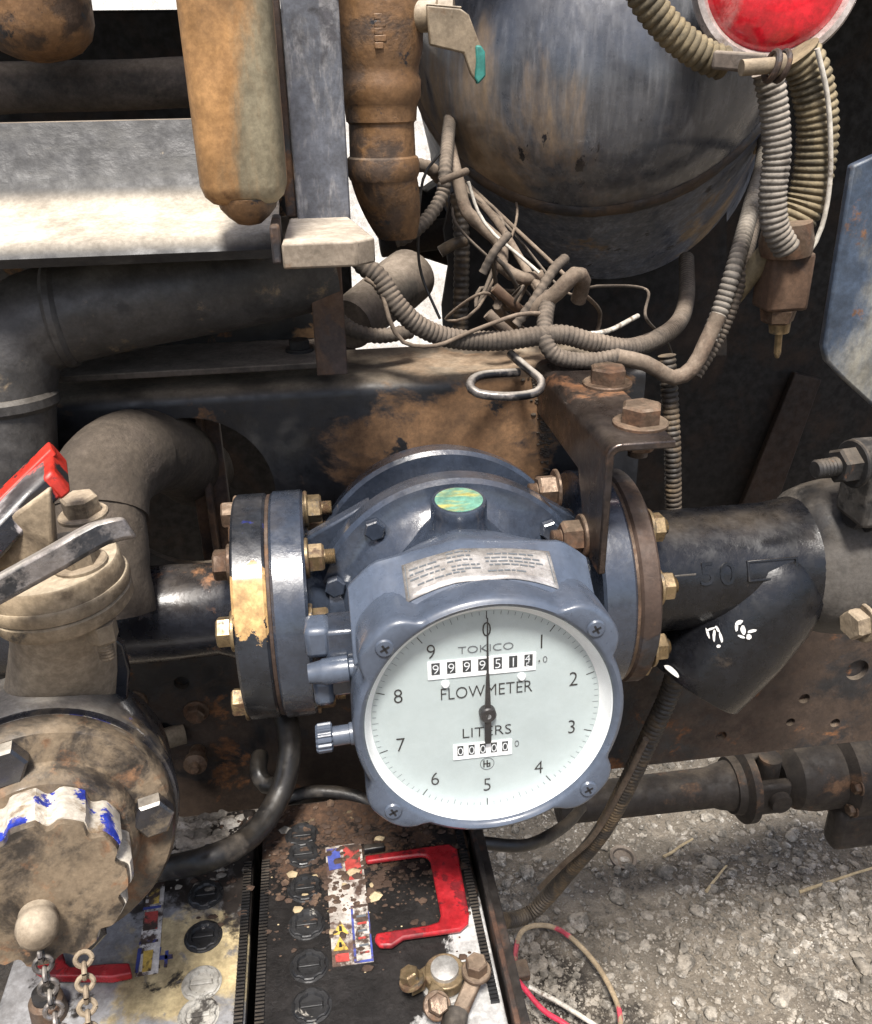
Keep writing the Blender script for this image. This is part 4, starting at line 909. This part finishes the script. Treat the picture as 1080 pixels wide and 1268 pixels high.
# clamp on the post
cl = thing('battery_clamp', 'rusty brass cable clamp tightened on the battery post', 'clamp')
obj('clamp_ring', G().lathe([(.006, .0102), (.006, .0140), (.015, .0140), (.015, .0102)], c, (0, 0, 1), 28), 'bolt_zinc', cl, .001)
d0 = PZ(520, 1222, BZ+.01); d1 = PZ(540, 1246, BZ+.01)
obj('clamp_jaw', G().prism([c+V((-.012, .006, .006)), d0+V((-.004, .006, -.004)), d0+V((-.006, -.004, -.004)), c+V((-.014, -.006, .006))], (0, 0, .010)), 'bolt_zinc', cl, .001)
obj('clamp_jaw', G().prism([c+V((-.010, -.006, .006)), c+V((-.002, -.014, .006)), d1+V((.004, -.006, -.004)), d1+V((-.008, -.002, -.004))], (0, 0, .010)), 'bolt_zinc', cl, .001)
bolt(cl, d0+V((-.005, 0, .006)), (-.3, .2, 1), .0066, .007, 1, 0, 'bolt_zinc'); bolt(cl, d1+V((0, -.004, .006)), (.1, -.5, .9), .0070, .007, 1, 0, 'bolt_rust')
e = PZ(590, 1205, BZ+.022); f_ = PZ(566, 1262, BZ+.012)
obj('cable_lug', G().hexa([f_+V((-.0065, 0, -.003)), f_+V((.0065, 0, -.003)), e+V((.0065, 0, -.003)), e+V((-.0065, 0, -.003)), f_+V((-.006, 0, .003)), f_+V((.006, 0, .003)), e+V((.0065, 0, .001)), e+V((-.0065, 0, .001))]), 'bolt_rust', cl, .0015)
obj('lug_arm', G().box((c.x+.012, c.y-.006, BZ+.006), (e.x+.002, c.y+.006, BZ+.014)), 'bolt_zinc', cl, .001)
bolt(cl, e+V((0, 0, .001)), (0, 0, 1), .0075, .009, 1, 0, 'bolt_rust')
tube_thing('battery_cable', [f_+V((0, .004, 0)), f_+V((-.012, -.03, -.002)), f_+V((-.03, -.08, -.01))], .0085, 'cable_black', 'thick black cable leading from the rusty battery clamp', 'cable')
# tray
tr = thing('battery_tray', 'dark steel tray edge running beside the grimy battery', 'tray')
obj('side_wall', G().box((xr_+.003, Yb0, BZ-.22), (xr_+.007, Yb1+.02, BZ+.006)), 'tray_steel', tr, .001)
obj('side_lip', G().box((xr_+.0075, Yb0, BZ-.02), (xr_+.015, Yb1+.01, BZ-.004)), 'tray_steel', tr, .001)
obj('tray_floor', G().box((xl_-.02, Yb0, BZ-.225), (xr_+.0065, Yb1+.02, BZ-.221)), 'tray_steel', tr)
obj('back_wall', G().box((xl_-.02, Yb1+.022, BZ-.22), (xr_+.0065, Yb1+.026, BZ-.04)), 'tray_steel', tr)
# litter on the lids: crusts of spilled dirt
def crust(pxs, n, mat, label, seed, smax):
    rnd = random.Random(seed); g = G(); vs, fs = [], []
    for _ in range(n):
        x, y = rnd.gauss(pxs[0], pxs[2]), rnd.gauss(pxs[1], pxs[3])
        p = PZ(x, y, BZ); 
        if not (xl_+.004 < p.x < xr_-.006 and p.y < Yb1-.004) or abs(p.x-xm) < .005: continue
        s = .0008+smax*rnd.random()**4; pv, pf = rnd.choice(protos); o_ = len(vs)
        vs += [V((p.x+q.x*s, p.y+q.y*s, BZ+.0002+q.z*s*.7+s*.2)) for q in pv]; fs += [tuple(i+o_ for i in f) for f in pf]
    o = obj('dirt_crumbs', g.add(vs, fs), mat); o['kind'] = 'stuff'; o['label'] = label
crust((240, 1030, 34, 26), 700, 'pebble', 'pale dirt crumbs heaped on the rear of the grey battery', 5, .006)
crust((430, 1060, 80, 50), 1300, 'crumb', 'brown dirt crumbs scattered on the black battery top', 6, .0035)
crust((430, 1090, 60, 45), 24, 'straw', 'pale leaf flakes scattered on the black battery top', 8, .0055)

# cables near the batteries
tube_thing('battery_cable', [PZ(150, 1082, BZ+.02), PZ(210, 1074, BZ+.022), PY(262, 1062, .50), PY(312, 1034, .525), PY(346, 985, .555), PY(359, 930, .575), PY(352, 880, .60), PY(330, 850, .64)], .0095, 'cable_black', 'thick black cable arching from the grey battery up behind the flange', 'cable', n=16)
tube_thing('looped_hose', [PY(322, 936, .66), PY(320, 955, .64), PY(330, 972, .63), PY(352, 972, .62)], .008, 'cable_black', 'short black hose end hooked below the inlet flange', 'hose')
tube_thing('thin_cable', [PY(352, 990, .60), PY(390, 980, .60), PY(440, 986, .59), PY(490, 1012, .57), PY(540, 1036, .55), PY(600, 1044, .54), PY(655, 1046, .55), PY(700, 1022, .60), PY(720, 1000, .64)], .0055, 'cable_black', 'thin black cable sagging beneath the meter dial', 'cable')

# ================================================================== UPPER RIGHT: tank, lamp, hoses
tk = thing('air_tank', 'dark blue domed tank with dusty streaks above the tangled wires', 'tank')
tax = TAX
tc = TC; TR = .182
dome = [(.062*(1-(k/12)**2.3)+.0, TR*(k/12)) for k in range(1, 13)]
dome = [(.125*math.sqrt(max(0, 1-(k/14)**2)), TR*k/14) for k in range(1, 15)]
obj('dome', G().lathe(sorted(dome+[(-.006, TR), (.125, .001)], key=lambda q: q[0]), tc, tax, 96), 'tank_navy', tk, ang=60)
obj('seam', G().lathe([(-.018, TR), (-.013, TR+.003), (-.003, TR+.004), (.002, TR)], tc, tax, 96).rough(.0012, 60), 'tank_dirt', tk, ang=60)
obj('shell', G().lathe([(-.205, TR-.010), (-.205, TR+.004), (-.200, TR+.008), (-.193, TR+.005), (-.014, TR+.001)], tc, tax, 96), 'tank_shell', tk, ang=40)
p = PY(931, 175, .90); obj('drain_plug', G().lathe([(0, .012), (.008, .012), (.010, .009), (.014, .006)], p, (.8, -.55, 0), 20), 'bolt_dusty', tk)
# lamp
lmp = thing('round_red_lamp', 'round red lamp lens in pale metal rim above ribbed hoses', 'lamp')
lc = CAM+ray(962, -32)*.66; lax = V((-.22, -.96, .10)).normalized(); LR = 103*.66/FPX
obj('rim', G().lathe([(-.03, LR*.75), (-.026, LR*.92), (-.004, LR), (.004, LR), (.008, LR*.97), (.009, LR*.90), (.006, LR*.86), (.003, LR*.84)], lc, lax, 72), 'lamp_rim', lmp, ang=40)
obj('lens', G().lathe([(.003, LR*.86), (.006, LR*.82), (.012, LR*.70), (.016, LR*.45), (.0175, .001)], lc, lax, 72), 'lamp_red', lmp, ang=60)
obj('bracket_arm', G().hexa([PY(880, 86, .63), PY(948, 92, .62), PY(948, 92, .64), PY(880, 86, .65), PY(884, 62, .63), PY(950, 66, .62), PY(950, 66, .64), PY(884, 62, .65)]), 'bar_dusty', lmp, .002)
obj('clamp_screw', G().lathe([(0, .005), (.022, .005), (.023, .007), (.028, .007)], PY(918, 84, .61), (1, 0, .05), 16), 'bolt_dusty', lmp)
for dx in (956, 968): obj('clamp_eye', G().tube([PY(dx, 82, .612)+V((math.sin(2*PI*k/16)*.002, math.cos(2*PI*k/16)*.008, math.sin(2*PI*k/16)*.0085)) for k in range(17)], .0022, 8, cap=False), 'rust_flange', lmp)

def hose(name, pts, rpx, mat, label, ridge=.10, pitch=.0048, Yd=.66, n=14, group=None):
    P = [PY(q[0], q[1], q[2] if len(q) > 2 else Yd) for q in pts]
    r = rpx*(sum(((p-CAM).dot(fw)) for p in P)/len(P))/FPX
    return tube_thing(name, P, r, mat, label, 'hose' if rpx > 4 else 'wire', group, n, ridge=ridge, pitch=pitch)
hose('ribbed_hose', [(785, -25), (808, 12), (838, 45), (870, 68), (900, 80)], 19, 'conduit_olive', 'olive ribbed hose running to the lamp over the tank', .08, .0054, .66, 18)
hose('ribbed_hose', [(988, 66), (1003, 95), (1012, 145), (1010, 195), (1000, 245), (982, 280)], 24, 'conduit_olive', 'fat olive ribbed hose hanging below the red lamp', .07, .0054, .69, 20)
hose('ribbed_hose', [(950, 88), (958, 130), (962, 190), (957, 240), (960, 280), (975, 310)], 16.5, 'conduit_grey', 'grey ribbed hose hanging from the lamp clamp', .08, .0044, .65, 18)
hose('bent_wire', [(1012, 60), (1026, 130), (1028, 220), (1018, 280), (1002, 312), (988, 316)], 3.2, 'wire_white', 'pale stiff wire curving beside the fat olive hose', 0, .005, .67, 8)
cn = thing('hose_connector', 'dark brown connector block with nipple under the hanging hoses', 'connector')
p = PY(970, 345, .68)
obj('block', G().box(p+V((-.017, -.014, -.024)), p+V((.018, .016, .022))), 'brown_rust', cn, .003)
obj('boot', G().lathe([(.020, .020), (.030, .021), (.045, .018)], p, (-.1, -.05, 1), 24), 'bolt_rust', cn)
obj('nut', G().lathe([(-.036, .010), (-.034, .013), (-.024, .015)], p, (0, 0, 1), 6), 'bolt_rust', cn)
obj('nipple', G().lathe([(-.066, .0015), (-.062, .003), (-.045, .003), (-.044, .008), (-.035, .009)], p, (-.08, 0, 1), 14), 'bolt_zinc', cn)
# right hand blue panel
pp = [(1056, 205), (1100, 185), (1100, 520), (1078, 500), (1045, 470), (1024, 448), (1020, 430), (1036, 330)]
tag(obj('mud_guard', G().prism([PY(x, y, .60) for x, y in pp], (0, .008, 0)), 'panel_blue', bev=.002), 'blue grey scuffed guard panel with rusty chipped edge', 'guard')
# stud bracket
sb_ = thing('stud_mount', 'grey bracket with dark protruding stud and nut above the strainer', 'bracket')
p = PY(1072, 590, .56)
obj('plate', G().box(p+V((-.008, -.02, -.035)), p+V((.05, .02, .025))), 'strainer_dust', sb_, .004)
bolt(sb_, PY(1058, 574, .545), (-1, -.15, 0), .0135, .013, 1, .018, 'bolt_dark', 'nut')

# tangle of conduits
G_ = 'dusty conduits tangled below the tank'
hose('ribbed_conduit', [(438, 300, .70), (448, 325, .69), (470, 345, .685), (492, 378, .68), (520, 404, .68), (560, 419, .685), (620, 422, .69), (690, 414, .69), (735, 424, .69), (785, 430, .70), (835, 405, .76), (850, 370, .86), (850, 320, .93)], 11.5, 'conduit', 'thick ribbed conduit sweeping along the top of the rail', .06, .0040, .69, 14)
hose('ribbed_conduit', [(680, 366, .72), (675, 395, .70), (676, 424, .685), (692, 442, .68), (730, 447, .68), (770, 441, .675)], 10, 'conduit', 'ribbed conduit looping down beside the bracket top', .06, .0038, .69, 14)
hose('smooth_tube', [(765, 442, .675), (800, 450, .67), (834, 468, .67), (858, 455, .67), (874, 425, .675), (890, 390, .68)], 10, 'wire_dusty', 'smooth brown tube bending behind the bracket bolts', 0, .004, .69, 14)
hose('ribbed_conduit', [(878, 420, .678), (895, 375, .685), (910, 330, .69), (920, 295, .71), (932, 250, .76), (945, 200, .84), (950, 120, .92)], 9.5, 'conduit_grey', 'pale ribbed conduit rising beside the tank rim', .11, .0048, .69, 14)
hose('ribbed_conduit', [(862, 465, .685), (892, 415, .69), (912, 365, .69), (924, 320, .70), (936, 270, .75), (952, 210, .84), (958, 130, .92)], 7, 'conduit', 'narrow ribbed conduit behind the pale one by the tank rim', .10, .0042, .69, 12)
tag(obj('cut_tube', G().lathe([(0, .0085), (.06, .0085), (.06, .006), (.03, .006)], PY(905, 370, .70), (PY(938, 328, .69)-PY(905, 370, .70)), 18), 'conduit_olive'), 'open ended cut tube beside the pale conduit', 'tube')
hose('ribbed_conduit', [(418, 395, .74), (440, 410, .73), (470, 416, .73), (510, 410, .74)], 9, 'conduit', 'short dusty conduit lying under the cream foot', .08, .0045, .69, 12)
hose('thin_wire', [(452, 345, .68), (472, 360, .68), (482, 395, .67), (500, 424, .67), (540, 428, .67), (585, 410, .68), (640, 390, .69), (668, 388, .70)], 2.8, 'wire_dusty', 'thin tan wire hanging in front of the thick conduit', 0, .005, .69, 8)
hose('white_wire', [(680, 404, .70), (715, 413, .70), (752, 410, .71), (790, 391, .74)], 3.2, 'wire_white', 'white wire below the tank bottom', 0, .005, .69, 8)
hose('bent_tube', [(660, 384, .72), (690, 362, .71), (712, 340, .71), (722, 348, .72), (716, 372, .73)], 10, 'wire_dusty', 'dusty bent tube stub under the tank bottom', 0, .005, .69, 12)
hose('cut_tube', [(612, 356, .73), (630, 372, .73), (648, 388, .74)], 6.5, 'brown_rust', 'short rusty tube end poking from the tangle', 0, .005, .69, 12)
hose('cut_tube', [(604, 388, .71), (616, 400, .71), (632, 414, .72)], 7, 'wire_dusty', 'short pale tube end poking over the thick conduit', 0, .005, .69, 12)
hose('twisted_wire', [(598, 338, .74), (612, 312, .74), (630, 290, .75)], 5.5, 'conduit', 'dusty wire end slanting below the tank', .06, .006, .74, 10)
hose('twisted_wire', [(640, 402, .72), (662, 372, .72), (685, 335, .73), (700, 320, .75)], 6.5, 'conduit', 'twisted cable rising into the tangle', .08, .006, .74, 10)
hose('ribbed_conduit', [(562, 110, .99), (556, 160, .86), (552, 205, .80), (548, 240, .79), (530, 270, .78), (505, 292, .77), (488, 298, .77)], 8, 'conduit', 'ribbed conduit dropping from the bright gap beside the valve', .09, .0048, .78, 12)
hose('dusty_tube', [(548, 140, .99), (560, 195, .84), (570, 235, .81), (578, 262, .80), (602, 285, .79), (622, 305, .78), (622, 330, .77), (648, 345, .76), (672, 342, .76)], 8, 'wire_dusty', 'dusty tube winding down along the tank edge', 0, .0048, .78, 12)
hose('dusty_tube', [(512, 203, .80), (532, 208, .80), (546, 222, .81)], 8, 'wire_dusty', 'short dusty tube beside the tapered valve outlet', .06, .006, .8, 12)
hose('white_wire', [(580, 225, .78), (592, 262, .78), (612, 290, .77), (645, 318, .76), (668, 338, .75)], 2.2, 'wire_white', 'thin white wire crossing the dusty tube', 0, .005, .78, 8)
hose('thin_wire', [(545, 190, .78), (524, 222, .78), (518, 290, .78), (522, 340, .78), (545, 395, .77)], 1.8, 'cable_black', 'thin black wire hanging across the bright gap', 0, .005, .78, 8)
hose('twisted_wire', [(545, 225, .76), (562, 218, .76), (578, 212, .77)], 4.5, 'wire_dusty', 'pale cable tie end around the hanging conduit', 0, .005, .78, 8)
hose('black_conduit', [(567, 240, .86), (572, 300, .86), (571, 360, .86), (570, 430, .86)], 9.5, 'conduit_black', 'black corrugated upright conduit behind the tangle', .08, .006, .86, 12)
hose('black_hose', [(545, 312, .84), (562, 302, .84), (578, 298, .84)], 7, 'conduit_black', 'short black hose joining the upright conduit', 0, .006, .84, 12)
tag(obj('dusty_pipe', G().lathe([(0, .0), (.0, .024), (.09, .026), (.10, .0285), (.125, .0285), (.13, .02)], PY(432, 402, .82), PY(512, 338, .93)-PY(432, 402, .82), 28).rough(.001, 40), 'bar_dusty', ang=50), 'thick pale dusty pipe lying behind the thick conduit', 'pipe')
o = G().prism([PY(x, y, 1.22) for x, y in ((472, 240), (505, 222), (528, 238), (552, 222), (556, 330), (520, 318), (500, 325), (474, 312))], (0, .06, 0))  # dark block added to close off part of the bright gap
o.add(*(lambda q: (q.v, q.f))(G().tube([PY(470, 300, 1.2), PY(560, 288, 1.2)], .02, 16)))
tag(obj('gap_blocker', o, 'dark_inside', bev=.003), 'dark block added across the bright gap behind the wires', 'bracket')
tag(obj('shade_plate', G().prism([PY(x, y, .97) for x, y in ((552, 440), (548, 380), (556, 330), (550, 285), (560, 240), (640, 200), (900, 200), (900, 440))], (0, .01, 0)), 'dark_inside'), 'dark plate put in for the shade under the tank', 'plate')  # dark sheet paints the shade below the tank
hose('upright_conduit', [(826, 440, .69), (830, 500, .685), (833, 560, .68), (834, 640, .68)], 10, 'conduit_black', 'black ribbed conduit hanging behind the angle bracket', .09, .0048, .68, 12)
# hook ring on the rail
rw = random.Random(21)
for k in range(6):
    x, y = rw.uniform(560, 760), rw.uniform(330, 400); pts = [(x, y, rw.uniform(.70, .80))]
    for j in range(3):
        x += rw.uniform(-60, 70); y += rw.uniform(-38, 40); x = min(max(x, 550), 800); y = min(max(y, 285), 425); pts.append((x, y, rw.uniform(.70, .82)))
    pts.append((x+rw.uniform(-10, 40), 425, .82)); pts.append((x+40, 470, .9))
    pts = [(rw.uniform(555, 640), 225, .9), (rw.uniform(555, 640), 275, .84)]+pts
    hose('tangle_wire', pts, rw.choice((1.8, 2.6, 4.0, 5.2)), rw.choice(('wire_dusty', 'conduit', 'cable_black', 'conduit', 'wire_dusty')), 'thin dusty wire lost in the tangle below the tank', 0, .005, .75, 7, G_)
hk = thing('steel_hook', 'bent steel rod hook lying on the rail beside the bracket', 'hook')
obj('rod', G().tube(cat([PY(632, 438, .70), PY(655, 458, .675), PY(670, 472, .66), PY(664, 486, .65), PY(630, 491, .645), PY(592, 487, .65), PY(582, 476, .66), PY(596, 465, .675), PY(642, 461, .69)], .004), .0036, 12), 'lever_steel', hk, ang=60)
# dirt clump between bracket and rail
g = G(); rnd = random.Random(4); vs, fs = [], []
for _ in range(260):
    t = rnd.random(); p = PY(676+rnd.gauss(0, 9)*(1.3-t), 462+120*t*t+rnd.uniform(-8, 8), RY-.0005); s = rnd.uniform(.0008, .0026); pv, pf = rnd.choice(protos); o_ = len(vs)
    vs += [p+q*s for q in pv]; fs += [tuple(i+o_ for i in f) for f in pf]
o = obj('caked_dirt', g.add(vs, fs), 'hose_dusty'); o['kind'] = 'stuff'; o['label'] = 'caked dirt clinging to the rail beside the bracket'

# lower right hose, drive shaft, wire loop
hose('ribbed_hose', [(842, 800, .66), (832, 850, .66), (808, 905, .66), (780, 965, .67), (745, 1030, .70), (705, 1078, .74), (680, 1108, .76), (655, 1132, .76), (625, 1140, .74), (600, 1135, .70)], 10.5, 'conduit_black', 'black ribbed hose curving from the strainer down to the battery tray', .08, .0052, .7, 14)
hose('split_cover', [(800, 915, .65), (772, 972, .66), (735, 1035, .69), (700, 1068, .72), (668, 1100, .74)], 3.6, 'wire_dusty', 'tan cable lying along the black ribbed hose', 0, .005, .7, 10)
ds = thing('drive_shaft', 'rusty brown drive shaft with universal joint under the rail', 'drive shaft')
sy_ = 1.02
q0, q1 = PY(690, 1000, sy_), PY(880, 972, sy_)
zs = (q0.z+q1.z)/2; q0.z = q1.z = zs
obj('shaft_tube', G().lathe([(0, .030), ((q1-q0).length, .032), ((q1-q0).length+.01, .036), ((q1-q0).length+.03, .040)], q0, q1-q0, 32), 'shaft_dark', ds)
x1 = q1.x+.03
obj('flange_yoke', G().lathe([(0, .045), (.012, .048), (.018, .062), (.03, .062), (.032, .04)], (x1, sy_, zs), (1, 0, 0), 36), 'shaft_dark', ds)
for s in (-1, 1):
    obj('yoke_ear', G().box((x1+.03, sy_+s*.034-.010, zs-.03), (x1+.085, sy_+s*.034+.010, zs+.03)), 'shaft_dark', ds, .006)
obj('cross_pin', G().lathe([(-.055, .016), (-.05, .018), (.05, .018), (.055, .016)], (x1+.065, sy_, zs), (0, 1, 0), 24), 'shaft_dark', ds)
obj('cross_pin', G().lathe([(-.05, .018), (.05, .018)], (x1+.065, sy_, zs), (0, 0, 1), 24), 'shaft_dark', ds)
obj('end_yoke', G().lathe([(0, .03), (.02, .052), (.05, .058), (.09, .058), (.10, .075), (.13, .075), (.3, .07)], (x1+.085, sy_, zs+.004), (1, 0, 0), 36), 'shaft_dark', ds)
for a in (200, 250, 300, 160): 
    a = math.radians(a); bolt(ds, (x1+.185, sy_+math.cos(a)*.066, zs+.004+math.sin(a)*.066), (-1, 0, 0), .010, .009, 1, 0, 'bolt_rust')
p = PY(1058, 1025, .98); obj('lower_lug', G().box(p+V((-.045, -.02, -.03)), p+V((.08, .02, .05))), 'shaft_dark', ds, .012)
# wires on the ground
def gw(pts, r, mat, label): tube_thing('loose_wire', [PZ(x, y, z) for x, y, z in pts], r, mat, label, 'wire', None, 8)
gw([(640, 1290, .05), (637, 1200, .04), (648, 1152, .03), (690, 1150, .03), (735, 1190, .03), (765, 1245, .03), (768, 1290, .03)], .0045, 'wire_tan', 'tan and pink insulated wire looping on the dark soil')
gw([(642, 1215, .05), (672, 1250, .04), (700, 1268, .04), (730, 1290, .03)], .0045, 'wire_red', 'pink insulated wire end lying inside the wire loop')
gw([(655, 1222, .045), (690, 1240, .04), (745, 1275, .03), (770, 1295, .03)], .004, 'wire_white', 'pale bare wire lying beside the pink wire end')
p = PZ(645, 1205, .045); tag(obj('wire_terminal', G().box(p+V((-.016, -.012, -.006)), p+V((.014, .02, .008))).rough(.002, 60), 'brown_rust', bev=.003), 'small rusty terminal lug on the loose wires', 'terminal')

# ================================================================== origins at each thing's base
bpy.context.view_layer.update()
def desc(o): return [o]+[d for c in o.children for d in desc(c)]
for o in [x for x in ALL if x.parent is None]:
    pts = [d.matrix_world @ V(c) for d in desc(o) if d.type == 'MESH' for c in d.bound_box]
    if not pts: continue
    b = V(((min(p.x for p in pts)+max(p.x for p in pts))/2, (min(p.y for p in pts)+max(p.y for p in pts))/2, min(p.z for p in pts)))
    if o.type == 'EMPTY':
        o.location = b
        for c in o.children: c.matrix_local = Matrix.Translation(-b) @ c.matrix_local
    elif o.location.length < 1e-9 and o.data.users == 1 and o.get('kind') != 'structure':
        o.data.transform(Matrix.Translation(-b)); o.location = b
        for c in o.children: c.matrix_local = Matrix.Translation(-b) @ c.matrix_local
